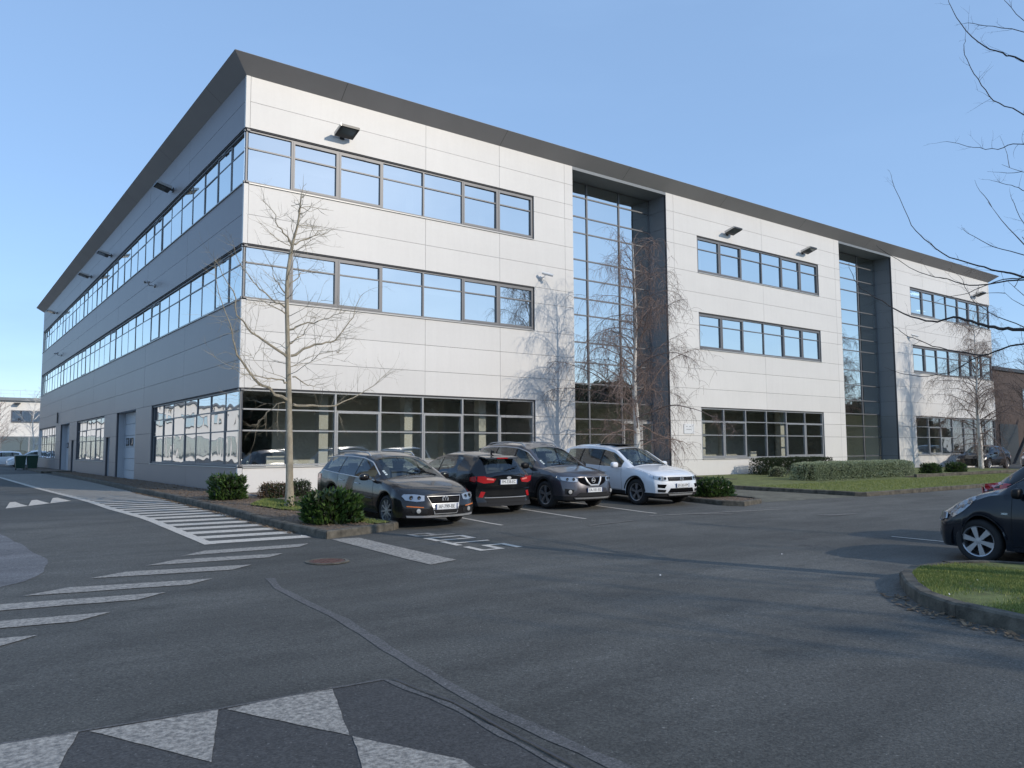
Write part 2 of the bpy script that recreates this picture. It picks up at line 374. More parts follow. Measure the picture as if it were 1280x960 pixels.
# painted road markings
def marking(name, polys, mt, dz=.007): return drape(polys, dz, name, mt, kind='structure')
edge = [(-3.25, -9.05), (-3.33, -5.75), (-3.5, -2.5), (-3.58, 1.8), (-3.8, 9), (-3.86, 16.3), (-3.92, 24), (-3.8, 42)]
marking('edge_line', strips(edge, .17, .008, .5), 'paint_fresh')
ex = lambda y: float(np.interp(y, [p[1] for p in edge], [p[0] for p in edge]))
kerb_l = [(-1.5, -9.45), (-1.68, -7.9), (-1.76, -6.5), (-1.80, -3), (-1.72, 4), (-1.5, 12), (-1.4, 15)]
kx = lambda y: float(np.interp(y, [p[1] for p in kerb_l], [p[0] for p in kerb_l]))
hs = []
y = -9.05; i = 0
while y < 30:
    w_ = .30 if y < 6 else .26
    x0, x1 = ex(y) + .02, min(kx(y) - .07, -1.2)
    if y < -8.5: x1 = -1.62
    hs.append([(x0, y + .06), (x1, y - .05), (x1 + .02, y - .05 + w_), (x0, y + .06 + w_)]); y += .62
marking('hatched_walkway', hs, 'paint_fresh', .004)
zb = []
for k, (a, b) in enumerate([((-3.93, -9.9), (-1.95, -9.95)), ((-4.5, -10.5), (-2.66, -10.72)), ((-5.25, -11.1), (-3.38, -11.46)), ((-5.98, -11.83), (-4.1, -12.2)), ((-6.7, -12.45), (-4.75, -12.78)), ((-7.4, -13.2), (-5.43, -13.52)), ((-8, -13.9), (-6.08, -14.15))]):
    a = Vector(a); b = Vector(b); d = (b - a).normalized(); n = Vector((-d.y, d.x))
    zb.append([tuple(a - n * .13), tuple(b - d * .28 - n * .15), tuple(b + n * .16), tuple(a + d * .40 + n * .21)])
ragged = lambda ps, j=.007: [[(x + rnd(-j, j), y + rnd(-j, j)) for x, y in densify(p, .09)] for p in ps]
marking('zebra_crossing', ragged(zb), 'paint_worn')
marking('stop_line', ragged([[(-1.45, -9.52), (-.98, -9.6), (-.9, -12.5), (-1.42, -12.68)]]), 'paint_worn')
bays = []
for x in (2.13, 4.31, 6.45): bays += strips([(x, -5.0), (x, -9.42)], .085, .004)
bays += strips([(6.7, -14.7), (6.7, -19.5)], .07, .004) + strips([(9.0, -14.8), (9.0, -19.5)], .07, .004)
marking('parking_bay_lines', bays, 'paint_fresh')
marking('faded_line', strips([(5.9, -9.72), (7.6, -10.02), (9.8, -10.34)], .12, .02), 'paint_thin')
marking('faded_arrow', [[(6.9, -9.95), (7.7, -10.5), (7.9, -10.45), (7.35, -9.98)], [(9.3, -11.6), (10.4, -11.9), (10.3, -12.05), (9.4, -11.9)]] + strips([(3.5, -10.4), (4.9, -10.2)], .07, .02), 'paint_old')
# STOP, read from the east: letter strokes as strips; u runs towards -y... (S lowest y)
def LET(kind, y0, y1):
    """x: foot of the letter at .66, head at -.12; left side y0 (south), right side y1 (north)"""
    t, f = -.13, .67; W_ = y1 - y0; w_ = .085; h_ = .12   # stroke widths: across (y) and along (x)
    def rc(u0, u1, x0, x1): return [(x0, y0 + u0), (x1, y0 + u0), (x1, y0 + u1), (x0, y0 + u1)]
    m_ = (t + f) / 2
    if kind == 'T': return [rc(0, W_, t, t + h_), rc(W_ / 2 - w_ / 2, W_ / 2 + w_ / 2, t + h_, f)]
    if kind == 'O': return [rc(0, W_, t, t + h_), rc(0, W_, f - h_, f), rc(0, w_, t + h_, f - h_), rc(W_ - w_, W_, t + h_, f - h_)]
    if kind == 'S': return [rc(0, W_, t, t + h_), rc(0, w_, t + h_, m_ - h_ / 2), rc(0, W_, m_ - h_ / 2, m_ + h_ / 2), rc(W_ - w_, W_, m_ + h_ / 2, f - h_), rc(0, W_, f - h_, f)]
    if kind == 'P': return [rc(0, W_, t, t + h_), rc(W_ - w_, W_, t + h_, m_ - h_ / 2), rc(w_, W_, m_ - h_ / 2, m_ + h_ / 2), rc(0, w_, t + h_, f)]
marking('stop_lettering', LET('S', -11.97, -11.48) + LET('T', -11.30, -10.78) + LET('O', -10.68, -10.26), 'paint_fresh'); marking('stop_lettering', LET('P', -10.04, -9.66), 'paint_worn')
tri = [[(-8.0, -16.66), (-6.86, -16.62), (-7.1, -17.5), (-7.4, -17.3)], [(-6.82, -16.66), (-6.13, -16.70), (-6.36, -17.42)], [(-6.08, -16.74), (-5.39, -16.81), (-5.66, -17.6)], [(-5.35, -16.83), (-4.65, -16.81), (-4.94, -17.68)],
       [(-4.93, -17.71), (-4.62, -18.35), (-4.66, -18.9), (-5.2, -18.5)]]
marking('speed_table_triangles', ragged(tri, .005), 'paint_worn', .008)
# far ramp: raised painted teeth across the street
def teeth():
    bm = MB(); bs = [(-5.40, -.92), (-4.92, -.42), (-4.41, .20), (-3.87, .9)]
    for (xa, ya), (xb, yb) in zip(bs, bs[1:]):
        A = (xa, ya, gz(ya) + .005); B = (xb, yb, gz(yb) + .005); xb -= .03; cx, cy = (xa + xb) / 2 + .03, (ya + yb) / 2 + .88
        C = (cx + .02, cy, gz(cy) + .07); D = (cx - .10, cy - .08, gz(cy) + .068)
        M1 = (xa * .6 + cx * .4 - .02, ya * .5 + cy * .5, gz(ya) + .04); M2 = (xb * .5 + cx * .5, yb * .5 + cy * .5, gz(yb) + .04)
        bm.poly([A, B, M2, C, D, M1])
    return bm
teeth().build('ramp_teeth', 'paint_fresh', kind='structure')
# manhole
def manhole():
    b = MB(); cx, cy = -2.42, -11.6; z = gz(cy)
    r = empty('manhole_cover', (cx, cy, z), label='round rusty brown manhole cover set in the road beside the crossing', cat='manhole cover')
    b.lathe([(.0, .012), (.235, .012), (.24, .004)], (0, 0, 0), (0, 0, 1), 32); 
    for i in range(-3, 4):
        for j in range(-3, 4):
            if math.hypot(i, j) < 3.1: b.box(i * .062 - .02, j * .062 - .02, .01, i * .062 + .02, j * .062 + .02, .017)
    b.build('cover_plate', 'rust', r)
    f = MB(); f.lathe([(.245, .002), (.245, .014), (.295, .014), (.30, .002)], (0, 0, 0), (0, 0, 1), 36, closed=False); f.f = [q for q in f.f if len(q) == 4]; f.m = [0] * len(f.f); f.build('cover_frame', 'kerb_concrete', r)
manhole()

# islands: kerb ring + filled top
def offset_in(poly, d):
    n = len(poly); out = []; area = sum(poly[i][0] * poly[(i + 1) % n][1] - poly[(i + 1) % n][0] * poly[i][1] for i in range(n)); sg = 1 if area > 0 else -1
    for i in range(n):
        p0, p1, p2 = Vector(poly[i - 1]), Vector(poly[i]), Vector(poly[(i + 1) % n])
        e1 = (p1 - p0).normalized(); e2 = (p2 - p1).normalized(); n1 = Vector((-e1.y, e1.x)) * sg; n2 = Vector((-e2.y, e2.x)) * sg
        b = (n1 + n2); b = b.normalized(); c = max(.4, b.dot(n1)); out.append(tuple(p1 + b * (d / c)))
    return out
def kerb(poly, h=.13, wd=.12, name='kerb', open_range=None):
    P = densify(poly, .9); P = [(x + rnd(-.006, .006), y + rnd(-.006, .006)) for x, y in P]; I = offset_in(P, wd); C1 = offset_in(P, .02); b = MB(); n = len(P)
    for i in range(n):
        j = (i + 1) % n
        if open_range and open_range(P[i], P[j]): continue
        dz = rnd(-.006, .006); g = .004
        def lerp(A, B, t): return (A[0] + (B[0] - A[0]) * t, A[1] + (B[1] - A[1]) * t)
        a0, a1 = lerp(P[i], P[j], g), lerp(P[i], P[j], 1 - g); c0, c1 = lerp(C1[i], C1[j], g), lerp(C1[i], C1[j], 1 - g); i0, i1 = lerp(I[i], I[j], g), lerp(I[i], I[j], 1 - g)
        z0, z1 = gz(a0[1]), gz(a1[1])
        b.quad((*a0, z0 - .05), (*a1, z1 - .05), (*a1, z1 + h - .02 + dz), (*a0, z0 + h - .02 + dz))
        b.quad((*a0, z0 + h - .02 + dz), (*a1, z1 + h - .02 + dz), (*c1, z1 + h + dz), (*c0, z0 + h + dz))
        b.quad((*c0, z0 + h + dz), (*c1, z1 + h + dz), (*i1, z1 + h + dz), (*i0, z0 + h + dz))
        b.quad((*i0, z0 + h + dz), (*i1, z1 + h + dz), (*i1, z1 - .05), (*i0, z0 - .05))
        b.quad((*a0, z0 - .05), (*a0, z0 + h - .02 + dz), (*i0, z0 + h + dz), (*i0, z0 - .05)); b.quad((*a1, z1 - .05), (*i1, z1 - .05), (*i1, z1 + h + dz), (*a1, z1 + h - .02 + dz))
    return b.build(name, 'kerb_concrete', kind='structure')
def top(poly, h, name, mt, wd=.1): return drape([offset_in(poly, wd)], h, name, mt, kind='structure')
bed_left = kerb_l[:-1] + [(-1.4, 15), (-1.25, 22), (-1.2, 28.5), (0.0, 28.6), (0, 14.6), (0, 0), (.04, 0), (.04, -8.0), (.18, -8.5), (.2, -8.8), (0, -8.98)]
kerb(bed_left, open_range=lambda a, b: a[0] > -.05 and a[1] > -.3 and b[1] > -.3 or (a[1] > -2.85 and a[0] > 0 and b[0] > 0))
top(bed_left, .1, 'planting_bed', 'soil_bark')
bed_far = [(-1.5, 30.6), (-1.3, 36), (-1.1, 47), (0, 47), (0, 30.6)]
kerb(bed_far); top(bed_far, .1, 'planting_bed', 'soil_bark')
bed_front = [(.04, -2.9), (9.3, -2.9), (9.45, -8.9), (9.75, -9.35), (10.95, -9.0), (11.1, -8.7), (11.0, -2.9), (12.9, -2.9), (12.9, 0), (.04, 0)]
kerb(bed_front, open_range=lambda a, b: (a[1] > -.1 and b[1] > -.1) or (a[0] < .1 and b[0] < .1)); top(bed_front, .1, 'planting_bed', 'soil_bark')
lawn_c = [(-.95, -8.4), (.22, -8.75), (.24, -3.0), (-.7, -3.2), (-1.2, -5.2)]
drape([densify([(-.25, -8.8), (.08, -8.72), (.08, -8.45), (-.06, -8.0), (-.06, -3.2), (-.3, -3.0), (-1.1, -4.4), (-.9, -5.7), (-.1, -6.6)], .4)], .125, 'lawn', 'lawn_base', kind='structure')
lawn_r = [(15.85, -9.25), (40, -9.2), (40, -6.6), (24, -6.4), (24, -6.2), (47, -6.2), (47, 0), (17.7, 0), (17.7, -2.7), (13.3, -3.1), (13.4, -3.9), (14.4, -5.9), (15.5, -8.9)]
lawn_r = [(15.75, -9.25), (33, -9.2), (33, -6.4), (40, -6.3), (40, 0), (17.7, 0), (17.7, -2.9), (13.2, -3.1), (13.4, -4.0), (14.4, -5.9), (15.55, -9.0)]
kerb(lawn_r, open_range=lambda a, b: (a[1] > -.1 and b[1] > -.1) or (a[0] > 39.9 and b[0] > 39.9)); top(lawn_r, .115, 'lawn', 'lawn_base')
drape([[(25.5, -5.9), (40, -6.1), (40, -5.4), (25.5, -5.2)]], .13, 'planting_bed', 'soil_bark', kind='structure')
b = MB()
for k in range(15):
    x = 25.6 + k * .95; b.box(x, -5.95, gz(-5.9), x + .94, -5.83, gz(-5.9) + .24)
b.build('kerb', 'kerb_concrete', kind='structure')
def arc(cx, cy, r, a0, a1, n): return [(cx + r * math.cos(R(a0 + (a1 - a0) * i / n)), cy + r * math.sin(R(a0 + (a1 - a0) * i / n))) for i in range(n + 1)]
isl = [(.55, -26), (.62, -20.2), (.64, -19.0), (.84, -18.35), (1.2, -17.85), (1.66, -17.48), (2.3, -17.08), (2.84, -16.93), (3.5, -17.0), (4.05, -17.3), (4.3, -17.8), (4.35, -26)]
kerb(isl, .14, .13); top(isl, .125, 'lawn', 'lawn_base')

# grass blades on the lawns, fallen leaves on the beds
def inpoly(p, poly):
    x, y = p; c = False; n = len(poly)
    for i in range(n):
        x0, y0 = poly[i]; x1, y1 = poly[(i + 1) % n]
        if (y0 > y) != (y1 > y) and x < (x1 - x0) * (y - y0) / (y1 - y0) + x0: c = not c
    return c
def blades(poly, n, h, dz, name, mt, flat=False, dens=None):
    xs = [p[0] for p in poly]; ys = [p[1] for p in poly]; b = MB(); k = 0; tries = 0
    while k < n and tries < n * 12:
        tries += 1; x, y = rnd(min(xs), max(xs)), rnd(min(ys), max(ys))
        if not inpoly((x, y), poly): continue
        if dens is not None and mnoise.noise(Vector((x * dens, y * dens, 0))) + rnd(-.35, .35) < -.12: continue
        z = gz(y) + dz; a = rnd(0, 6.3); c, s = math.cos(a), math.sin(a); k += 1
        if flat:
            l = rnd(.018, .04); t = rnd(-.02, .02)
            b.poly([(x + c * l, y + s * l, z + .012), (x - s * l * .5, y + c * l * .5, z + .016 + t * .4), (x - c * l, y - s * l, z + .012 + abs(t)), (x + s * l * .5, y - c * l * .5, z + .013)])
        else:
            hh = h * rnd(.5, 1.2); wv = .004 + h * .05; lx, ly = rnd(-.6, .6) * hh, rnd(-.6, .6) * hh
            b.poly([(x - c * wv, y - s * wv, z - .01), (x + c * wv, y + s * wv, z - .01), (x + lx, y + ly, z + hh)])
    return b.build(name, mt, kind='stuff')
blades(offset_in([p for p in isl if p[1] > -21.5] + [(4.3, -21.5), (.6, -21.5)][:0], .13), 26000, .035, .125, 'grass', 'grass_blade', dens=.9)
blades([(.0, -8.8), (-.08, -8.0), (-.08, -3.2), (-.3, -3.0), (-1.1, -4.4), (-.9, -5.7), (-.3, -6.6), (-.35, -8.7)], 5000, .05, .12, 'grass', 'grass_blade')
blades([(15.9, -9.1), (32.8, -9.05), (32.8, -6.4), (14.6, -6)], 22000, .05, .115, 'grass', 'grass_blade')
blades(offset_in(bed_left, .14), 5000, 0, .1, 'leaf_litter', 'dead_leaf', flat=True)
blades([(9.5, -8.8), (9.85, -9.2), (10.9, -8.9), (10.9, -3), (9.4, -3)], 900, 0, .1, 'leaf_litter', 'dead_leaf', flat=True)
blades(offset_in(isl, .2), 260, 0, .13, 'leaf_litter', 'dead_leaf', flat=True)
# debris fringe along the island kerb
blades(ribbon([(.45, -19.2), (.62, -18.5), (1.0, -17.85), (1.5, -17.4)], .22), 160, .02, .0, 'leaf_litter', 'dead_leaf', flat=True)
blades(ribbon([(-1.7, -8.5), (-1.88, -6), (-1.92, -3), (-1.8, 4)], .14), 900, .02, .0, 'leaf_litter', 'dead_leaf', flat=True)
b = MB()
for x, y, s_ in ((3.2, -14.9, .02), (-1.7, -8.9, .02), (1.3, -18.1, .02), (1.8, -17.6, .018), (2.4, -17.9, .02), (.4, -15.1, .02)):
    z = gz(y) + .012 + (.12 if inpoly((x, y), isl) else 0); b.poly([(x - s_, y, z), (x, y - s_ * .7, z + .008), (x + s_, y + .2 * s_, z), (x + .2 * s_, y + s_, z + .012)])
b.build('litter_scraps', 'white_plastic', kind='stuff')

# ------------------------------------------------------------------ main building
BX, BY, TOPZ = 48.5, 47.6, 12.25
bld = empty('office_building', (0, 0, 0), label='three storey white clad office building with dark overhanging roof edge and long window bands', cat='building')
class Fac:
    def __init__(s, o, u, n): s.o = Vector(o); s.u = Vector(u); s.n = Vector(n)
    def p(s, u, n, z): q = s.o + s.u * u + s.n * n; return (q.x, q.y, z)
    def box(s, b, u0, u1, n0, n1, z0, z1):
        a = s.p(u0, n0, z0); c = s.p(u1, n1, z1); b.box(a[0], a[1], a[2], c[0], c[1], c[2])
    def gq(s, b, u0, u1, n, z0, z1, tilt=.006):
        t = [rnd(-1, 1) * tilt for _ in range(3)]
        du, dz = (u1 - u0), (z1 - z0)
        P = [s.p(u0, n + t[2], z0), s.p(u1, n + t[0] * du + t[2], z0), s.p(u1, n + t[0] * du + t[1] * dz + t[2], z1), s.p(u0, n + t[1] * dz + t[2], z1)]
        if (Vector(P[1]) - Vector(P[0])).cross(Vector(P[2]) - Vector(P[0])).dot(s.n) < 0: P = P[::-1]
        b.quad(*P)
FR = Fac((0, 0, 0), (1, 0, 0), (0, -1, 0)); LF = Fac((0, 0, 0), (0, 1, 0), (-1, 0, 0))
BK = Fac((0, BY, 0), (1, 0, 0), (0, 1, 0)); RG = Fac((BX, 0, 0), (0, 1, 0), (1, 0, 0))
G = .011
def clad(F, b, rows, back):
    """rows: (z0, z1, [u breaks]) ; a None in the breaks opens a gap"""
    for z0, z1, br in rows:
        for a, c in zip(br, br[1:]):
            if a is None or c is None: continue
            k = rnd(-.0012, .0012)
            F.box(b, a + G / 2, c - G / 2, -.06, k, z0 + G / 2, z1 - G / 2)
            F.box(back, a, c, -.10, -.035, z0, z1)
CW, CG = MB(), MB(); BKM = MB()
def lst(*a): return list(a)
W3, W2, WG = (9.12, 10.68), (5.79, 7.32), (1.08, 3.24)
# front left block, openings 0.0-10.42
def front_block(x0, xw0, xw1, x1, cols_full, cols_side_l, cols_side_r):
    full = cols_full
    R_ = []
    R_ += [(11.5, TOPZ, full), (10.72, 11.5, full), (8.2, 9.08, full), (7.36, 8.2, full), (4.9, 5.75, full), (4.05, 4.9, full), (3.27, 4.05, full), (.22, 1.04, full)]
    for z0, z1 in ((10.15, 10.72), (9.08, 10.15), (6.78, 7.36), (5.75, 6.78), (2.68, 3.27), (2.05, 2.68), (1.04, 2.05)):
        if len(cols_side_l) > 1: R_.append((z0, z1, cols_side_l))
        if len(cols_side_r) > 1: R_.append((z0, z1, cols_side_r))
    clad(FR, CW, R_, BKM)
CWS = [CW]
front_block(0, 0, 10.45, 12.36, lst(.13, 5.93, 8.93, 11.95, 12.36), [], lst(10.47, 11.95, 12.36))
CW = MB(); CWS.append(CW)
front_block(17.55, 19.5, 28.7, 30.7, lst(17.55, 18.0, 24.1, 30.25, 30.7), lst(17.55, 18.0, 19.48), lst(28.73, 30.25, 30.7))
CW = MB(); CWS.append(CW)
front_block(36, 38.05, 48.5, 48.5, lst(36, 36.45, 39.55, 42.55, 48.37), lst(36, 36.45, 38.02), [])
# corner trims
for z0, z1 in ((10.72, TOPZ), (7.36, 9.08), (3.27, 5.75), (.22, 1.04)):
    CWS[0].box(-.002, -.002, z0, .125, .10, z1); CW.box(BX - .125, -.002, z0, BX + .002, .10, z1)
# left facade
jl = [.11] + [5.95 * k for k in range(1, 8)] + [BY]
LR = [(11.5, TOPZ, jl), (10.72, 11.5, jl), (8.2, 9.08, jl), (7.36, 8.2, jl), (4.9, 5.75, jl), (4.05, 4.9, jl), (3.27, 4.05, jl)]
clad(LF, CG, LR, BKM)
gro = [(10.5, 13.3), (17.35, 18.85), (19.8, 20.4), (29.0, 29.9), (30.8, 31.85), (35.7, 38.0)]
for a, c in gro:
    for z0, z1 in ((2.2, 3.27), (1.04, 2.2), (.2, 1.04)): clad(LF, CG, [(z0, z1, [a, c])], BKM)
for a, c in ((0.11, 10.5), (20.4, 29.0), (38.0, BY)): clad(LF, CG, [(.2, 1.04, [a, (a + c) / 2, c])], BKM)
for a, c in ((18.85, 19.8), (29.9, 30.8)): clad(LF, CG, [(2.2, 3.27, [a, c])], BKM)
for CW in CWS: CW.build('front_cladding', 'cladding_white', bld)
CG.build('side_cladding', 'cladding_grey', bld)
pl = MB(); FR.box(pl, .03, 12.3, -.2, -.03, 0, .22); FR.box(pl, 17.6, 30.65, -.2, -.03, 0, .22); FR.box(pl, 36.05, BX - .03, -.2, -.03, 0, .22); LF.box(pl, .03, 13.3, -.2, -.03, 0, .21); LF.box(pl, 17.35, 31.85, -.2, -.03, 0, .21); LF.box(pl, 35.7, BY, -.2, -.03, 0, .21)
pl.build('plinth', 'kerb_concrete', bld)
# recess returns and soffits (dark cladding)
DEP = 1.0
for x0, x1 in ((12.36, 17.55), (30.7, 36.0)):
    CD = MB()
    zz = [.22, 1.06, 2.08, 3.24, 4.05, 4.9, 5.77, 6.78, 7.34, 8.2, 9.1, 10.15, 10.72, 11.5, TOPZ]
    for a, c in zip(zz, zz[1:]):
        CD.box(x1 + .004, .004, a + G / 2, x1 + .06, DEP, c - G / 2); CD.box(x0 - .06, .004, a + G / 2, x0 - .004, DEP, c - G / 2)
    BKM.box(x1 + .02, .11, .0, x1 + .08, DEP, TOPZ); BKM.box(x0 - .08, .11, .0, x0 - .02, DEP, TOPZ)
    CD.box(x0 - .004, .0, TOPZ - .12, x1 + .004, DEP + .1, TOPZ - .004)
    CD.build('recess_cladding', 'cladding_dark', bld)
# other two walls and the roof deck
BW = MB(); BK.box(BW, 0, BX, -.1, 0, 0, TOPZ); RG.box(BW, .3, 12, -.1, 0, 0, TOPZ); RG.box(BW, 12, BY, -.1, 0, 0, TOPZ)
BW.build('rear_cladding', 'cladding_white', bld)
BKM.build('wall_backing', 'joint_dark', bld)

# windows
def window(F, u0, u1, z0, z1, n, trans, sash=(), gl='glass_upper', fr='frame_grey', us=None, corner0=False, corner1=False, name='window_band', sill=True, label=None):
    b = MB(); g = MB(); fw_ = .06; q_ = -.048 if F is FR else -.086; q2 = -.04 if F is FR else -.078
    F.box(b, u0, u1, -.14, -.05, z1 - .05, z1); F.box(b, u0, u1, -.14, -.05, z0, z0 + .055)
    us = us or [u0 + (u1 - u0) * k / n for k in range(n + 1)]
    for k, u in enumerate(us):
        h = .045 if 0 < k < n else .05
        a, c = u - h / 2 - .006, u + h / 2 + .006
        if k == 0: a, c = u, u + .06
        if k == n: a, c = u - .06, u
        if k == 0 and corner0: continue
        if k == n and corner1: continue
        F.box(b, a, c, -.142, q_, z0 + .055, z1 - .05)
    for t in trans:
        for k in range(n): F.box(b, us[k] + .03, us[k + 1] - .03, -.138, min(-.062, q_ - .002), t - .02, t + .02)
    for k in sash:
        a, c = us[k] + .026, us[k + 1] - .026; zt = trans[-1] if (len(trans) > 1) else z1 - .05; zb = z0 + .055
        F.box(b, a, a + .055, -.136, q2, zb, zt); F.box(b, c - .055, c, -.136, q2, zb, zt); F.box(b, a + .055, c - .055, -.136, q2, zt - .06, zt + .0); F.box(b, a + .055, c - .055, -.136, q2, zb, zb + .06)
        F.box(b, (a + c) / 2 - .16, (a + c) / 2 + .16, -.05, -.034, zt - .045, zt - .02)
    o = b.build(name, fr, bld, label=label)
    for k in range(n):
        zs = [z0 + .03] + list(trans) + [z1 - .03]
        for a, c in zip(zs, zs[1:]): F.gq(g, us[k] + .01, us[k + 1] - .01, -.10, a, c)
    g.build('glass', gl, o)
    if sill:
        s = MB(); F.box(s, u0 - (.0 if not corner0 else -.13), u1, -.05, .035, z0 - .04, z0 - .012); s.build('sill', 'sill_metal', o)
    # dark strip over the window head, standing in for its shadow line
    h = MB(); F.box(h, u0, u1, -.05, -.02, z1, z1 + .035); h.build('head_shadow_strip', 'joint_dark', o)
    return o
fl_us = [0.0, 1.41, 2.88, 4.37, 5.88, 7.41, 8.9, 10.44]
SP = (1, 2, 5, 6)
for (z0, z1), tr in ((W3, (10.15,)), (W2, (6.83,))):
    window(FR, 0, 10.44, z0, z1, 7, tr, SP, us=fl_us, corner0=True)
    window(FR, 19.5, 28.71, z0, z1, 6, tr, (0, 1, 4, 5))
    window(FR, 38.05, 48.5, z0, z1, 7, tr, (0, 1, 4, 5), us=[38.05, 39.5, 41.0, 42.5, 44.0, 45.5, 47.0, 48.5], corner1=True)
    window(LF, 0, BY, z0, z1, 33, tr, tuple(k for k in range(33) if k % 6 in (1,)), corner0=True)
for a, c, n, us, c0, c1 in ((0, 10.44, 7, fl_us, True, False), (19.5, 28.71, 6, None, False, False), (38.05, 48.5, 7, None, False, True)):
    window(FR, a, c, WG[0], WG[1], n, (2.08, 2.68), {7: (2, 4, 6) if a == 0 else (1, 4), 6: (0, 1, 4, 5)}[n], 'glass_ground', 'frame_light', us=us, corner0=c0, corner1=c1)  # front ground-floor frames: their sunlit look is put into a paler grey
window(LF, 0, 10.5, WG[0], WG[1], 7, (2.08, 2.68), (1, 3, 5), 'glass_side', corner0=True)
window(LF, 20.4, 29.0, WG[0], WG[1], 6, (2.08, 2.68), (1, 4), 'glass_side')
window(LF, 38.0, BY, WG[0], WG[1], 7, (2.08, 2.68), (1, 4), 'glass_side')
for z0, z1, in (W3, W2, WG):
    for x in (.045, BX - .115): cp = MB(); cp.box(x, .045, z0, x + .07, .115, z1); cp.build('corner_post', 'frame_grey', bld)
# curtain walls in the two recesses
def curtain(x0, x1, door):
    F = Fac((x0, DEP, 0), (1, 0, 0), (0, -1, 0)); wd = x1 - x0; b = MB(); g = MB(); g2 = MB()
    zs = [.25, 1.06, 2.09, 2.68, 3.34, 4.07, 4.9, 5.7, 6.78, 7.45, 8.22, 8.99, 10.08, 10.73, 11.54, 12.13]
    if door: zs = zs[:1] + zs[2:]
    us = [0, wd * .31, wd * .655, wd]
    for u in us: F.box(b, max(0, u - .035), min(wd, u + .035), -.05, .03, .25, 12.13)
    for z in zs:
        for k in range(3):
            if door and k == 2 and z == 2.09: continue
            F.box(b, us[k] + .035, us[k + 1] - .035, -.05, .018, z - .026, z + .026)
    o = b.build('curtain_wall', 'frame_grey', bld)
    for a, c in zip(zs, zs[1:]):
        for k in range(3):
            if door and k == 2 and c <= 2.69: continue
            F.gq(g2 if a < 3 else g, us[k], us[k + 1], -.01, a, c, .0016)
    g.build('glass', 'glass_upper', o); g2.build('lower_glass', 'glass_ground', o)
    if door:
        d = MB(); a, c = us[2] + .04, us[3] - .04; m_ = a + (c - a) * .6
        for p, q in ((a, m_ - .01), (m_ + .01, c)):
            F.box(d, p, p + .07, -.04, .05, .27, 2.64); F.box(d, q - .07, q, -.04, .05, .27, 2.64); F.box(d, p + .07, q - .07, -.04, .05, 2.54, 2.64); F.box(d, p + .07, q - .07, -.04, .05, .27, .42)
        dd = d.build('door', 'sill_metal', bld)
        e = MB(); F.gq(e, a, m_, 0, .3, 2.6); F.gq(e, m_, c, 0, .3, 2.6); e.build('door_glass', 'glass_ground', dd)
        e = MB(); e.tube([F.p(m_ - .14, .1, .9), F.p(m_ - .14, .1, 1.7)], .016, 8); F.box(e, m_ - .15, m_ - .13, .04, .1, .98, 1.0); F.box(e, m_ - .15, m_ - .13, .04, .1, 1.6, 1.62); e.build('handle', 'chrome', dd)
        e = MB(); F.box(e, m_ + .28, m_ + .52, .012, .016, 1.0, 1.32); e.build('notice', 'plate_white', dd)
curtain(12.36, 17.55, True); curtain(30.7, 36.0, False)
# roof edge: sloping fascia in mitred lengths
def ringpt(s_, k):  # s_ along perimeter param per side
    return s_
f = MB(); OV = .5; ZT = 12.62
def fpt(side, t, o_, z):
    c = [(-o_, -o_), (BX + o_, -o_), (BX + o_, BY + o_), (-o_, BY + o_)]
    L0 = [BX, BY, BX, BY][side]; a, d = Vector(c[side]), Vector(c[(side + 1) % 4])
    base = [(0, 0), (BX, 0), (BX, BY), (0, BY)][side]; dr = [(1, 0), (0, 1), (-1, 0), (0, -1)][side]
    if t <= 0: q = a
    elif t >= L0: q = d
    else:
        nn = [(0, -1), (1, 0), (0, 1), (-1, 0)][side]; q = Vector(base) + Vector(dr) * t + Vector(nn) * o_
    return (q.x, q.y, z)
for side, Ls in enumerate((BX, BY, BX, BY)):
    js = [0] + [6.05 * k + 2.9 for k in range(int((Ls - 3) / 6.05) + 1)] + [Ls]
    for t0, t1 in zip(js, js[1:]):
        g_ = .006; a, c = (t0 + g_ if t0 > 0 else 0), (t1 - g_ if t1 < Ls else Ls)
        P = [(0, TOPZ), (OV, ZT + .03), (OV - .012, ZT + .045), (OV - .12, ZT + .05), (-.3, ZT - .02)]
        for (o0, z0), (o1, z1) in zip(P, P[1:]): f.quad(fpt(side, a, o0, z0), fpt(side, c, o0, z0), fpt(side, c, o1, z1), fpt(side, a, o1, z1))
f.build('roof_fascia', 'fascia', bld)
f = MB()
for side, Ls in enumerate((BX, BY, BX, BY)): f.quad(fpt(side, 0, -.05, TOPZ + .03), fpt(side, Ls, -.05, TOPZ + .03), fpt(side, Ls, OV - .02, ZT + .02), fpt(side, 0, OV - .02, ZT + .02))
f.build('fascia_backing', 'joint_dark', bld)
f = MB(); f.box(.02, .02, TOPZ - .003, BX - .02, BY - .02, TOPZ + .3); f.build('roof_deck', 'fascia', bld)
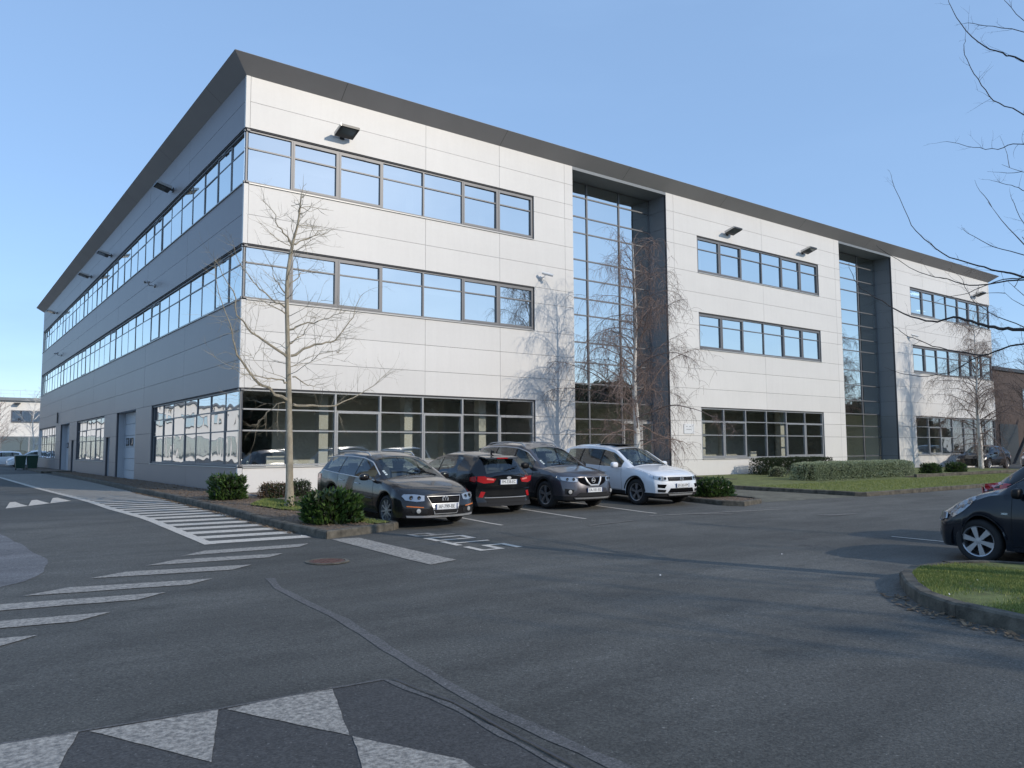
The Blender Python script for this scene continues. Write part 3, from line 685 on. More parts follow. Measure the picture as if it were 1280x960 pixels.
# roller doors and side doors
def roller(u0, u1):
    D = .36; b = MB(); LF.box(b, u0 - .001, u0 - .06, -D, -.062, .2, 3.26); LF.box(b, u1 + .001, u1 + .06, -D, -.062, .2, 3.26); LF.box(b, u0, u1, -D, -.062, 3.26, 3.30)
    LF.box(b, u0, u1, -.06, .0, 3.265, 3.27)
    o = b.build('door_reveal', 'door_grey', bld)
    d = MB(); z = .2
    while z < 3.2: LF.box(d, u0, u1, -D - .05, -D + rnd(-.002, .002), z + .006, min(z + .50, 3.26) - .006); LF.box(d, u0, u1, -D - .05, -D - .012, z - .006, z + .006); z += .51
    for uu in (u0, u1 - .1): LF.box(d, uu, uu + .1, -D, -D + .04, .2, 3.26)
    dd = d.build('roller_door', 'door_grey', bld)
    for k in (.53, .74):
        v = MB(); fr_ = MB(); a = u0 + (u1 - u0) * k
        LF.box(fr_, a, a + .62, -D, -D + .02, 1.78, 2.12); LF.box(v, a + .07, a + .55, -D + .015, -D + .024, 1.84, 2.06)
        o2 = fr_.build('vision_frame', 'trim_black', dd); v.build('vision_panel', 'glass_side', dd)
roller(13.3, 17.35); roller(31.85, 35.7)
def sdoor(u0, u1):
    D = .22; b = MB(); LF.box(b, u0 - .001, u0 - .05, -D, -.062, .2, 2.2); LF.box(b, u1 + .001, u1 + .05, -D, -.062, .2, 2.2); LF.box(b, u0, u1, -D, -.062, 2.2, 2.24); b.build('door_reveal', 'door_grey', bld)
    d = MB(); LF.box(d, u0 + .01, u1 - .01, -D - .05, -D, .25, 2.17); dd = d.build('side_door', 'cladding_dark', bld)
    h = MB(); h.tube([LF.p(u0 + .12, -D + .05, 1.15), LF.p(u0 + .24, -D + .05, 1.15)], .012, 6); h.tube([LF.p(u0 + .12, -D, 1.15), LF.p(u0 + .12, -D + .05, 1.15)], .012, 6); h.build('handle', 'chrome', dd)
sdoor(18.85, 19.8); sdoor(29.9, 30.8)
for a, c in ((13.3, 17.35), (31.85, 35.7)): th = MB(); LF.box(th, a, c, -.6, -.02, .15, .22); th.build('threshold', 'kerb_concrete', bld)
# floors and inner walls behind the glass
i_ = MB()
for z in (.22, 3.75, 7.9):
    for x0, x1, y0 in ((.2, 12.2, .16), (12.2, 17.7, 1.1), (17.7, 30.5, .16), (30.5, 36.15, 1.1), (36.15, BX - .2, .16)): i_.box(x0, y0, z - (.3 if z > 1 else .2), x1, 12, z)
    i_.box(.16, 12, z - (.3 if z > 1 else .2), 12, BY - .2, z)
i_.build('floor_slab', 'interior_dark', bld)
i_ = MB()
for z in (3.40, 7.55, 11.9):
    for (x0, y0, x1, y1) in ((.2, .2, 12.1, 11.9), (12.6, 1.3, 30, 11.9), (30.2, 1.3, BX - .2, 11.9), (.2, 12.1, 11.8, BY - .3)): i_.box(x0, y0, z - .05, x1, y1, z)
i_.build('ceiling', 'ceiling_white', bld)
i_ = MB()
i_.box(7, 12, .22, BX - .2, 12.1, 12); i_.box(7, 12.1, .22, 7.1, BY - .3, 12)
for x in (12.2, 17.8, 30.5, 36.3): i_.box(x - .05, 1.3, .22, x + .05, 11.9, 12)
for x in (4.4, 8.9, 22.5, 25.6, 41, 45.5):
    for z in (.25, 3.8, 7.95): i_.box(x - .05, 3.6, z, x + .05, 11.9, z + 3.15)
for y in (14, 20, 26, 32, 38): 
    for z in (.25, 3.8, 7.95): i_.box(2.8, y - .05, z, 6.9, y + .05, z + 3.15)
i_.box(2.4, 4.0, .25, 12.1, 4.1, 3.35); i_.box(18, 4.0, .25, 30.3, 4.1, 3.35); i_.box(36.5, 4.0, .25, 48, 4.1, 3.35); i_.box(12.6, 6.2, .25, 17.5, 6.3, 3.35)
i_.build('partition', 'interior_wall', bld)
for x in (3, 6.0, 9, 21, 27, 39.5, 43.5): i_ = MB(); i_.box(x - .15, 1.2, .22, x + .15, 1.5, 11.8); i_.build('column', 'interior_wall', bld)
def cl(*a): i_ = MB(); i_.box(*a); i_.build('ceiling_lamp', 'lit_tube', bld)
for x0, x1 in ((12.9, 14.0), (31.0, 32.4), (32.9, 33.9)):
    for k in range(2): cl(x0, 3.0 + k * 1.4, 2.62 , x1, 3.18 + k * 1.4, 2.66)
cl(42.55, 2, 11.2, 43.6, 2.3, 11.24); cl(44.0, 2.4, 10.3, 44.8, 2.6, 10.34)
for u, zt, hh in ((4.42, W3[1], .32), (7.46, W2[1], .5), (20, W2[1], .25), (24.2, W3[1], .35), (40.1, W3[1], .3), (1.45, W3[1], .9), (5.92, W2[1], .7), (25.7, W2[1], .6)): i_ = MB(); FR.box(i_, u, u + 1.4, -.2, -.18, zt - hh, zt - .02); i_.build('roller_blind', 'ceiling_white', bld)
for u in (.9, 2.9, 5.1, 20.6, 24.5, 39, 43): i_ = MB(); FR.box(i_, u, u + 1.5, -2.2, -1.4, .92, .96); FR.box(i_, u + .1, u + .15, -2.1, -1.5, .22, .92); FR.box(i_, u + 1.35, u + 1.4, -2.1, -1.5, .22, .92); FR.box(i_, u + .5, u + 1.05, -1.75, -1.7, .965, 1.35); i_.build('desk', 'interior_wall', bld)

# things fixed to the facade
def floodlight(F, u, z, label, group='floodlights under the roof edge'):
    o = empty('floodlight', F.p(u, 0, z), label=label, cat='floodlight', group=group)
    Fo = Fac((0, 0, 0), F.u, F.n); b = MB()
    Fo.box(b, -.07, .07, 0, .03, -.08, .08); Fo.box(b, -.03, .03, .03, .16, -.025, .025); b.build('bracket', 'lamp_dark', o)
    b = MB(); h0, h1 = -.02, .085
    def P(u_, n_, z_): return Fo.p(u_, n_, z_)
    w2 = .3
    top_ = [P(-w2, .12, .05), P(w2, .12, .05), P(w2, .62, .16), P(-w2, .62, .16)]; bot = [P(-w2, .12, -.06), P(w2, .12, -.06), P(w2, .62, .09), P(-w2, .62, .09)]
    b.hexa(bot + top_); b.build('lamp_body', 'lamp_dark', o)
    b = MB(); b.hexa([P(-w2 - .006, .11, -.05), P(-w2 - .02, .63, .09), P(-w2 - .02, .63, .165), P(-w2 - .006, .11, .055), P(-w2 + .0, .11, -.05), P(-w2, .63, .09), P(-w2, .63, .165), P(-w2, .11, .055)]); b.build('side_plate', 'lamp_alu', o)
    b = MB(); q = lambda u_, t: P(u_, .12 + .5 * t, -.06 + .15 * t - .004)
    b.quad(q(-.22, .3), q(.22, .3), q(.22, .9), q(-.22, .9)); b.build('lens', 'lamp_glass', o)
for i, (u, t) in enumerate(((2.95, 'dark floodlight above the first window band nearest the sunlit building corner'), (21.55, 'left one of the two floodlights between the glazed recesses'), (27.4, 'right one of the two floodlights between the glazed recesses'), (46.3, 'small floodlight at the far right end of the sunlit front'))): floodlight(FR, u, 11.12, t)
for u, t in ((8.2, 'nearest of the floodlights on the shaded side wall'), (20.2, 'second nearest floodlight on the shaded side wall'), (26.0, 'third floodlight along the shaded side wall'), (39.9, 'farthest floodlight on the shaded side wall')): floodlight(LF, u, 11.12, t)
def camera_thing(F, u, z, label, dark=False, flip=1):
    o = empty('security_camera', F.p(u, 0, z), label=label, cat='security camera', group='security cameras on the walls'); Fo = Fac((0, 0, 0), F.u, F.n)
    b = MB(); b.lathe([(.07, 0), (.07, .05), (.04, .06)], (0, 0, 0), F.n, 14); b.tube([Fo.p(0, .05, 0), Fo.p(0, .22, .0), Fo.p(.03 * flip, .25, .06)], .022, 8); b.build('arm', 'white_plastic' if not dark else 'lamp_alu', o)
    b = MB(); a = Vector(Fo.p(-.08 * flip, .2, .15)); c = Vector(Fo.p(.25 * flip, .42, .05)); ax = (c - a).normalized(); L_ = (c - a).length
    b.lathe([(.0, 0), (.052, 0), (.052, L_), (.04, L_), (.04, L_ - .03), (0, L_ - .03)], a, ax, 16); b.build('camera_body', 'white_plastic', o, smooth=False)
    b = MB(); b.lathe([(0, L_ - .02), (.036, L_ - .02), (.0, L_ - .015)], a, ax, 12); b.build('lens', 'trim_black', o)
camera_thing(FR, 10.75, 7.72, 'white bullet security camera on the sunlit wall left of the first glazed recess')
camera_thing(FR, 37.6, 7.72, 'small security camera on the white wall right of the second glazed recess')
camera_thing(LF, 10.6, 7.95, 'nearer security camera on the shaded side wall', True, -1)
camera_thing(LF, 36.7, 7.85, 'farther security camera on the shaded side wall', True, -1)
sg = empty('wall_sign', FR.p(18.65, 0, 2.33), label='small square white notice sign on the wall right of the entrance recess', cat='sign')
b = MB(); b.box(-.32, -.03, -.2, .32, -.004, .2); b.build('panel', 'plate_white', sg)
b = MB()
for x, z, ww in ((-.2, .1, .1), (0, .1, .12), (-.18, -.02, .3)): b.box(x, -.034, z - .012, x + ww, -.03, z + .012)
b.build('print', 'frame_light', sg)
ub = empty('utility_box', (45.7, -.2, .25), label='grey utility cabinet against the wall behind the far birch', cat='cabinet')
b = MB(); b.box(-.45, -.18, 0, .45, .17, .7); b.build('cabinet_body', 'cladding_grey', ub); b = MB(); b.box(-.42, -.2, .05, -.01, -.182, .66); b.box(.01, -.2, .05, .42, -.182, .66); b.build('cabinet_door', 'door_grey', ub)
dp = empty('downpipe', LF.p(37.0, 0, 0), label='short vent pipe on the shaded side wall near its far end', cat='pipe')
b = MB(); b.tube([LF.p(0, .05, 3.4), LF.p(0, .05, 4.1)], .04, 8); b.build('pipe', 'lamp_dark', dp)

# neighbouring buildings
def far_white():
    o = empty('white_warehouse', (0, 85, .3), label='low white industrial building with dark roof edge beyond the parked cars on the left', cat='building')
    b = MB(); b.box(-42, .1, 0, 14, 22, 7.2)
    b.build('wall', 'white_building', o)
    b = MB(); b.box(-42.2, -.25, 7.2, 14.2, 22.2, 7.55); b.build('roof_edge', 'cladding_dark', o)
    for k, x in enumerate([.9 - 6.2 * i for i in range(7)]):
        f = MB(); f.box(x, -.02, 4.7, x + 4.2, .1, 6.1); f.box(x + 2.0, -.06, 4.7, x + 2.2, -.0, 6.1)
        w_ = f.build('window', 'frame_grey', o); g = MB(); g.box(x + .08, -.05, 4.8, x + 1.97, -.022, 6.02); g.box(x + 2.25, -.05, 4.8, x + 4.1, -.022, 6.02); g.build('pane', 'glass_side', w_)
        f = MB(); f.box(x - 1, -.02, .6, x + 4.8, .1, 3.1); w_ = f.build('window', 'frame_light', o); g = MB(); g.box(x - .9, -.05, .7, x + 1.8, -.022, 3.0); g.box(x + 1.95, -.05, .7, x + 4.7, -.022, 3.0); g.build('pane', 'glass_ground', w_)
        l = MB(); l.box(x + .2, -.6, 6.8, x + .8, 0, 6.95); l.build('wall_lamp', 'lamp_dark', o)
    r = MB()
    for i in range(30):
        x = -42 + i * 1.9; r.tube([(x, .2, 7.55), (x, .2, 8.4)], .02, 4)
    r.tube([(-42, .2, 8.4), (14, .2, 8.4)], .02, 4); r.tube([(-42, .2, 8.0), (14, .2, 8.0)], .015, 4); r.build('roof_railing', 'lamp_alu', o)
far_white()
def brown():
    o = empty('brown_building', (56, 3, .2), label='dark brown brick building partly hidden behind the far right corner', cat='building')
    b = MB(); b.box(0, 0, -.4, 30, 24, 7.0); b.build('wall', 'brick_brown', o)
    b = MB(); b.box(-.15, -.15, 7.0, 30.15, 24.15, 7.25); b.build('roof_edge', 'lamp_dark', o)
    for x in (5, 12, 19): 
        for z in (1, 4.2):
            f = MB(); f.box(x, -.04, z, x + 3.5, .0, z + 1.6); w_ = f.build('window', 'frame_grey', o); g = MB(); g.box(x + .1, -.06, z + .1, x + 3.4, -.042, z + 1.5); g.build('pane', 'glass_side', w_)
    b = MB(); b.box(.6, -.05, -.3, 3.8, 0, 3.0); b.build('door', 'lamp_dark', o)
    b = MB(); b.hexa([(-.6, -1.2, -.3), (-.45, -1.2, -.3), (4.6, -1.2, 3.8), (4.4, -1.2, 3.9), (-.6, -1.0, -.3), (-.45, -1.0, -.3), (4.6, -1.0, 3.8), (4.4, -1.0, 3.9)]); b.build('stair_stringer', 'lamp_dark', o)
brown()

# ------------------------------------------------------------------ trees and shrubs
def rv(s=1): 
    return Vector((random.gauss(0, 1), random.gauss(0, 1), random.gauss(0, 1))).normalized() * s
def smooth_path(pts, n=3):
    pts = [Vector(p) for p in pts]; out = []
    for i in range(len(pts) - 1):
        p0 = pts[max(i - 1, 0)]; p1 = pts[i]; p2 = pts[i + 1]; p3 = pts[min(i + 2, len(pts) - 1)]
        for k in range(n):
            t = k / n; out.append(.5 * ((2 * p1) + (p2 - p0) * t + (2 * p0 - 5 * p1 + 4 * p2 - p3) * t * t + (3 * p1 - p0 - 3 * p2 + p3) * t ** 3))
    out.append(pts[-1]); return out
def twig(b, p, d, ln, r, grav, depth, kink=.22, n=5, sides=3, dens=3.0):
    pts = [p.copy()]; d = d.normalized(); st = ln / n
    for i in range(n):
        d = (d + rv(kink) + Vector((0, 0, grav)) * (i / n)).normalized(); pts.append(pts[-1] + d * st)
    b.tube(pts, [r * (1 - .75 * i / n) for i in range(n + 1)], sides, False)
    if depth > 0:
        k = max(1, int(ln * dens))
        for i in range(k):
            t = rnd(.15, 1) * n; j = min(int(t), n - 1); q = pts[j].lerp(pts[j + 1], t - j); dd = (pts[j + 1] - pts[j]).normalized()
            twig(b, q, (dd + rv(.85)).normalized(), ln * rnd(.3, .62), r * .62, grav, depth - 1, kink, max(3, n - 1), 3, dens)
def limb(b, pts, r0, r1, twl=(.3, .8), tw=5, grav=.05, depth=2, sides=6, tr=.012, jit=.0, dens=3):
    P = smooth_path(pts, 4)
    P = [P[0]] + [p + rv(jit) for p in P[1:]]
    n = len(P); b.tube(P, [r0 + (r1 - r0) * (i / (n - 1)) ** .8 for i in range(n)], sides)
    L_ = sum((P[i + 1] - P[i]).length for i in range(n - 1))
    for i in range(int(L_ * tw)):
        t = (rnd(.12, 1) ** .7) * (n - 1); j = min(int(t), n - 2); q = P[j].lerp(P[j + 1], t - j); dd = (P[j + 1] - P[j]).normalized()
        fr = 1 - t / (n - 1)
        twig(b, q, (dd * .9 + rv(.9)).normalized(), rnd(*twl) * (.5 + .8 * fr), tr * (.5 + .6 * fr), grav, depth, dens=dens)
    twig(b, P[-1], (P[-1] - P[-2]).normalized(), rnd(*twl) * .7, r1, grav, depth, dens=dens)
CORNER_TRUNK = [[(-0.54,-5.30,0.20),(-0.57,-5.30,1.57),(-0.60,-5.30,2.61),(-0.64,-5.30,3.62),(-0.69,-5.30,5.16),(-0.58,-5.30,6.07),(-0.47,-5.30,6.54),(-0.41,-5.30,7.10)]]
CORNER_LIMBS = [[(-0.64,-5.30,2.61),(-1.26,-5.46,2.92),(-1.81,-5.61,3.51),(-2.05,-5.68,4.10),(-2.38,-5.76,5.28)],
[(-0.66,-5.30,3.55),(-1.17,-5.27,3.90),(-1.64,-5.25,4.24),(-1.86,-5.24,4.86),(-2.20,-5.22,5.50)],
[(-0.57,-5.30,3.58),(-0.03,-5.38,3.87),(0.41,-5.45,4.01),(0.77,-5.50,4.56),(1.04,-5.55,5.14)],
[(-0.51,-5.30,2.51),(0.15,-5.23,2.49),(0.96,-5.14,2.71),(1.99,-5.03,3.39)],
[(-0.67,-5.30,4.36),(-0.74,-5.29,4.62),(-1.14,-5.23,4.91),(-1.51,-5.18,5.25),(-1.81,-5.13,5.87)],
[(-0.63,-5.30,4.15),(-0.28,-5.51,4.28),(0.09,-5.73,4.41),(0.38,-5.92,4.65)],
[(-0.66,-5.30,2.99),(-0.94,-5.42,3.07),(-1.45,-5.66,3.06),(-2.03,-5.93,3.14)],
[(-0.52,-5.30,3.12),(-0.12,-5.17,2.99),(0.21,-5.07,2.98)],
[(-0.67,-5.30,4.45),(-0.95,-5.37,4.59),(-1.33,-5.46,4.69)],
[(-0.61,-5.30,6.05),(-0.86,-5.37,6.32),(-1.04,-5.41,6.60),(-1.34,-5.49,6.91)],
[(-0.56,-5.30,6.08),(-0.15,-5.12,6.33),(0.43,-4.86,6.71)],
[(-0.70,-5.30,4.93),(-0.94,-5.31,5.22),(-1.07,-5.31,5.55)],
[(-0.60,-5.30,2.61),(-0.92,-5.16,2.43),(-1.19,-5.05,2.09)],
[(-0.61,-5.30,3.84),(-0.32,-5.31,4.07),(-0.07,-5.31,4.49)],
[(-0.67,-5.30,5.07),(-0.44,-5.27,5.38),(-0.05,-5.21,5.62)]]
RIGHT_LIMBS = [[(3.50,-19.03,5.41),(3.26,-18.36,6.02),(3.19,-18.16,6.18),(3.12,-17.93,6.40),(3.05,-17.74,6.78),(3.02,-17.65,7.04)],
[(3.63,-19.03,4.70),(3.73,-18.16,5.57),(3.77,-17.82,5.89),(3.79,-17.65,6.23),(3.80,-17.49,6.64),(3.80,-17.52,6.85)],
[(3.68,-19.01,4.58),(3.96,-18.06,5.28),(4.05,-17.73,5.34),(4.12,-17.41,5.49),(4.21,-17.03,5.71)],
[(3.60,-19.02,3.07),(3.62,-18.09,3.54),(3.63,-17.87,3.64),(3.63,-17.58,3.78),(3.64,-17.24,3.96),(3.64,-16.94,4.26),(3.65,-16.73,4.60),(3.65,-16.53,5.19)],
[(3.60,-19.13,2.61),(3.84,-17.98,2.93),(3.89,-17.69,2.99),(3.93,-17.41,3.10),(3.99,-17.10,3.22),(4.03,-16.80,3.21),(4.09,-16.40,3.38),(4.15,-15.97,3.69),(4.19,-15.68,3.93),(4.21,-15.53,4.28)],
[(3.62,-18.98,2.54),(3.77,-17.99,2.75),(3.82,-17.56,2.67),(3.86,-17.21,2.74),(3.90,-16.86,2.86),(3.94,-16.51,3.04),(3.96,-16.34,3.18)],
[(3.54,-19.04,3.19),(3.17,-18.25,3.42),(3.00,-17.82,3.41),(2.88,-17.54,3.51),(2.78,-17.27,3.64),(2.62,-16.86,3.99)],
[(3.65,-18.95,3.35),(3.85,-18.02,3.86),(3.93,-17.59,4.10),(3.99,-17.30,4.34)],
[(3.63,-18.94,5.77),(3.69,-18.24,6.70),(3.70,-18.04,7.09)],
[(3.54,-19.01,5.76),(3.41,-18.33,6.44),(3.34,-17.95,6.67),(3.30,-17.73,6.80)],
[(2.99,-17.89,2.58),(2.93,-17.74,2.52),(2.83,-17.51,2.38),(2.68,-17.15,2.37),(2.60,-16.95,2.44)],
[(3.68,-18.98,4.08),(3.93,-18.12,4.64),(4.00,-17.88,4.80),(4.05,-17.68,4.93)],
[(3.60,-19.03,3.33),(3.58,-18.30,3.94),(3.57,-18.14,4.17),(3.57,-18.02,4.52)],
[(3.66,-19.02,6.03),(3.80,-18.30,7.00),(3.89,-17.74,7.52),(3.95,-17.34,7.97)],
[(3.94,-18.03,2.94),(4.06,-17.59,3.18),(4.14,-17.28,3.45),(4.18,-17.13,3.80)],
[(3.81,-18.02,3.57),(3.86,-17.69,3.59),(3.91,-17.33,3.51),(3.96,-17.00,3.50)]]
def corner_tree():
    o = empty('bare_street_tree', (0, 0, 0), label='leafless young tree with tan trunk in the planting bed before the building corner', cat='tree')
    b = MB(); T = smooth_path(CORNER_TRUNK[0], 4); n = len(T)
    rr = [.088 - .073 * (i / (n - 1)) ** .8 for i in range(n)]; rr[0] = .125; rr[1] = .1
    b.tube(T, rr, 12); b.build('trunk', 'bark_tan', o, smooth=True)
    random.seed(5); b = MB()
    for l in CORNER_LIMBS:
        ln = sum((Vector(l[i + 1]) - Vector(l[i])).length for i in range(len(l) - 1)); limb(b, l, .012 + .008 * ln, .004, (.3, 1.0), 9, .08, 2, 6, .0066, .04, 4.2)
    limb(b, [T[-3], T[-1], T[-1] + Vector((.06, .02, .35))], .02, .006, (.2, .5), 6, .1, 1)
    for i in range(40):
        t = rnd(.33, .97) * (n - 1); j = int(t); q = T[j].lerp(T[j + 1], t - j); a = rnd(0, 6.28); L_ = rnd(.5, 1.4) * (1.25 - .7 * t / n)
        d = Vector((math.cos(a), math.sin(a), rnd(.05, .6))); twig(b, q, d, L_, .0095, .10, 2, .26, 7, 4, 4.6)
    b.build('branches', 'bark_tan', o)
    b = MB(); random.seed(9)
    for i in range(60):
        a = rnd(0, 6.28); p = Vector((-.5 + rnd(-.1, .1), -5.42 + rnd(-.1, .1), .26)); leaf(b, p + Vector((math.cos(a) * rnd(.05, .2), math.sin(a) * rnd(.05, .2), rnd(.02, .26))), Vector((math.cos(a), math.sin(a), .9)), .08, .028)
    b.build('foliage', 'laurel', o)
def leaf(b, p, d, l, w_):
    d = d.normalized(); s = d.cross(rv()).normalized(); q = d.cross(s) * rnd(-.25, .25) * l
    b.poly([p, p + d * l * .45 + s * w_ + q, p + d * l, p + d * l * .45 - s * w_ + q])
corner_tree()
def right_tree():
    base = Vector((3.6, -19.2, gz(-19.2) + .1))
    o = empty('bare_roadside_tree', (0, 0, 0), label='large leafless tree at the right edge whose dark branches reach into the picture', cat='tree')
    random.seed(21); b = MB(); T = smooth_path([base, (3.62, -19.18, 1.2), (3.55, -19.2, 2.6), (3.62, -19.1, 4.2), (3.55, -19.15, 6), (3.7, -19.05, 7.6), (3.65, -19.2, 9.2)], 4); n = len(T)
    b.tube(T, [.17 - .145 * (i / (n - 1)) for i in range(n)], 12); b.build('trunk', 'bark_dark', o, smooth=True)
    b = MB()
    thick = {0: .015, 3: .018, 4: .030, 5: .017, 1: .011, 2: .009, 7: .011, 6: .013}
    for i, l in enumerate(RIGHT_LIMBS):
        if i in (10, 14, 15): pts = l
        else: pts = [(3.6, -19.15, l[0][2] - .35)] + l
        limb(b, pts, thick.get(i, .008), .0028, (.12, .45), 3.6, .12, 1, 6, .003, .01, 2.5)
    for i in range(22):
        t = rnd(.28, .99) * (n - 1); j = int(t); q = T[j].lerp(T[j + 1], t - j); a = rnd(-2.6, 1.2); L_ = rnd(1.2, 2.6)
        d = Vector((math.cos(a), math.sin(a), rnd(.1, .7))); 
        if d.y > .35 and d.x < .3: continue
        twig(b, q, d, L_, .014, .12, 2, .16, 7, 5, 2.2)
    b.build('branches', 'bark_dark', o)
right_tree()
def birch(x, y, h, seed, label, cr=2.9, tw=1.0, lean=(0, 0)):
    random.seed(seed); z0 = gz(y) + .05
    o = empty('birch_tree', (x, y, z0), label=label, cat='tree', group='weeping birches in front of the building')
    T = smooth_path([(0, 0, 0), (.03, 0, h * .2), (-.03 + lean[0] * .3, .02, h * .42), (.05 + lean[0] * .6, -.03, h * .65), (lean[0], lean[1], h * .98)], 5); n = len(T)
    b = MB(); b.tube(T, [max(.012, .125 * (1 - (i / (n - 1)) ** 1.1) + .012) for i in range(n)], 10); b.build('trunk', 'birch_bark', o, smooth=True)
    b = MB(); tb = MB()
    K_ = 66
    for i in range(K_):
        f = .2 + .78 * (i + rnd(-.5, .5)) / K_; f = min(max(f, .18), .985); t = f * (n - 1); j = min(int(t), n - 2); q = T[j].lerp(T[j + 1], t - j)
        a = i * 2.4 + rnd(-.5, .5); L_ = cr * (1.12 - .72 * max(0, (f - .3) / .7)) * rnd(.45, 1.12) * (.7 if f < .28 else 1); m_ = 11
        el = rnd(.45, 1.15) if f > .3 else rnd(.1, .7); d = Vector((math.cos(a) * math.cos(el), math.sin(a) * math.cos(el), math.sin(el)))
        pts = [q.copy()]; dr = rnd(.03, .13)
        for k in range(m_):
            d = (d + rv(.17) + Vector((0, 0, -dr - .10 * (k / m_) ** 2))).normalized(); pts.append(pts[-1] + d * (L_ * 1.2 / m_))
        r0 = .007 + .010 * (1 - f) + .004 * L_
        b.tube(pts, [r0 * (1 - .85 * k / m_) + .0018 for k in range(m_ + 1)], 5)
        for s_ in range(int(6 + 6 * L_ * tw)):
            t2 = rnd(.12, 1) * m_; j2 = min(int(t2), m_ - 1); p = pts[j2].lerp(pts[j2 + 1], t2 - j2); dd = (pts[j2 + 1] - pts[j2]).normalized()
            d2 = (dd * .9 + rv(.8) + Vector((0, 0, .1))).normalized(); tl = rnd(.35, 1.25); tp = [p]; mm = 8; g_ = rnd(.12, .42)
            for k in range(mm):
                d2 = (d2 + rv(.2) + Vector((0, 0, -g_))).normalized(); tp.append(tp[-1] + d2 * tl / mm)
            tb.tube(tp, [.0052 * (1 - .6 * k / mm) for k in range(mm + 1)], 3, False)
            for s2 in range(6):
                p3 = tp[random.randrange(1, mm)]; d3 = (rv(.9) + Vector((0, 0, -.35))).normalized(); tq = [p3]; l3 = rnd(.15, .55)
                for k in range(4): d3 = (d3 + rv(.2) + Vector((0, 0, -.3))).normalized(); tq.append(tq[-1] + d3 * l3 / 4)
                tb.tube(tq, [.0038, .0034, .003, .0025, .002], 3, False)
    b.build('limbs', 'twig_brown', o); tb.build('twigs', 'twig_brown', o)
birch(12.64, -2.82, 8.6, 4, 'white barked weeping birch behind the white car beside the glazed entrance', 2.6)
birch(38.7, -3.0, 8.6, 7, 'white barked weeping birch before the far right windows near the building end', 2.9)
# distant bare trees
def far_tree(x, y, h, seed, label, mt='bark_dark', r=.13, spread=.45, group='bare trees beyond the buildings', dn=1.0):
    random.seed(seed); o = empty('bare_tree', (x, y, gz(y)), label=label, cat='tree', group=group)
    T = smooth_path([(0, 0, 0), (.05, .03, h * .3), (-.1, .05, h * .6), (.1, 0, h)], 4); n = len(T); b = MB(); b.tube(T, [r * (1 - i / n) + .015 for i in range(n)], 7); b.build('trunk', mt, o)
    b = MB()
    for i in range(int(42 * dn)):
        f = rnd(.25, .99); t = f * (n - 1); j = min(int(t), n - 2); q = T[j].lerp(T[j + 1], t - j); a = rnd(0, 6.28); L_ = h * spread * (1.15 - .75 * f) * rnd(.7, 1.2)
        twig(b, q, Vector((math.cos(a), math.sin(a), rnd(.5, 1.3))), L_, r * .3, .06, 3, .16, 6, 4, 1.5 * 6 / h + .3)
    b.build('crown', mt, o)
far_tree(50.5, -1.6, 8.4, 31, 'slim bare tree rising right beside the far end of the building', r=.1, spread=.3)
far_tree(62, 30, 12, 32, 'tall dark bare tree rising behind the brown building')
far_tree(58, -2.5, 7, 33, 'bare tree in front of the brown building', mt='twig_brown', r=.1, spread=.5, dn=1.4)
far_tree(70, -2, 9, 35, 'bare tree to the right of the brown building', mt='twig_brown', spread=.5)
far_tree(1.2, 64, 6.5, 36, 'thin pale bare tree between the parked cars and the white warehouse', mt='birch_bark', r=.07, spread=.35)
far_tree(-1.2, 70, 6, 37, 'reddish bare tree at the left edge before the white warehouse', mt='twig_brown', r=.06, spread=.45, dn=1.3)
far_tree(3.5, 66, 8.5, 38, 'tall thin tree showing beyond the far end of the side wall', mt='twig_brown', r=.07, spread=.3)
# woodland across the road, behind the viewer: mirrored in the lower panes
def wood():
    random.seed(50); b = MB(); t = MB(); x = 5.0
    while x < 135:
        y = -36.5 + rnd(-2.5, 2.5) - max(0, x - 60) * .1; h = rnd(9.0, 12.3); st = 1.35 if x < 60 else 2.0; x += rnd(.7, 1.3) * st
        P = [Vector((x, y, -.15)), Vector((x + rnd(-.3, .3), y, h * .5)), Vector((x + rnd(-.5, .5), y, h))]; t.tube(P, [.15, .09, .015], 5)
        for k in range(26):
            f = rnd(.2, .98); q = P[0].lerp(P[2], f); a = rnd(0, 6.28); twig(t, q, Vector((math.cos(a), math.sin(a), rnd(.6, 1.5))), rnd(1.1, 2.6) * (1.2 - f * .6), .035, .06, 2, .16, 4, 3, 1.3)
        bush = rnd(5.8, 8.8)
        for k in range(800):
            r_ = rnd(0, 1) ** .6 * 2.0; a = rnd(0, 6.28); zz = rnd(.0, 1) * bush; r_ *= 1.1 - .6 * zz / bush; leaf(b, Vector((x + math.cos(a) * r_, y + math.sin(a) * r_, zz)), rv(), rnd(.35, .7), rnd(.16, .3))
    o = empty('woodland', (0, 0, 0)); o['kind'] = 'stuff'
    f1 = b.build('foliage', 'evergreen', o); t.build('stems', 'bark_dark', o)
    f2 = f1.copy(); COL.objects.link(f2); f2.parent = o; f2.location = (1.0, -5, .4)
wood()

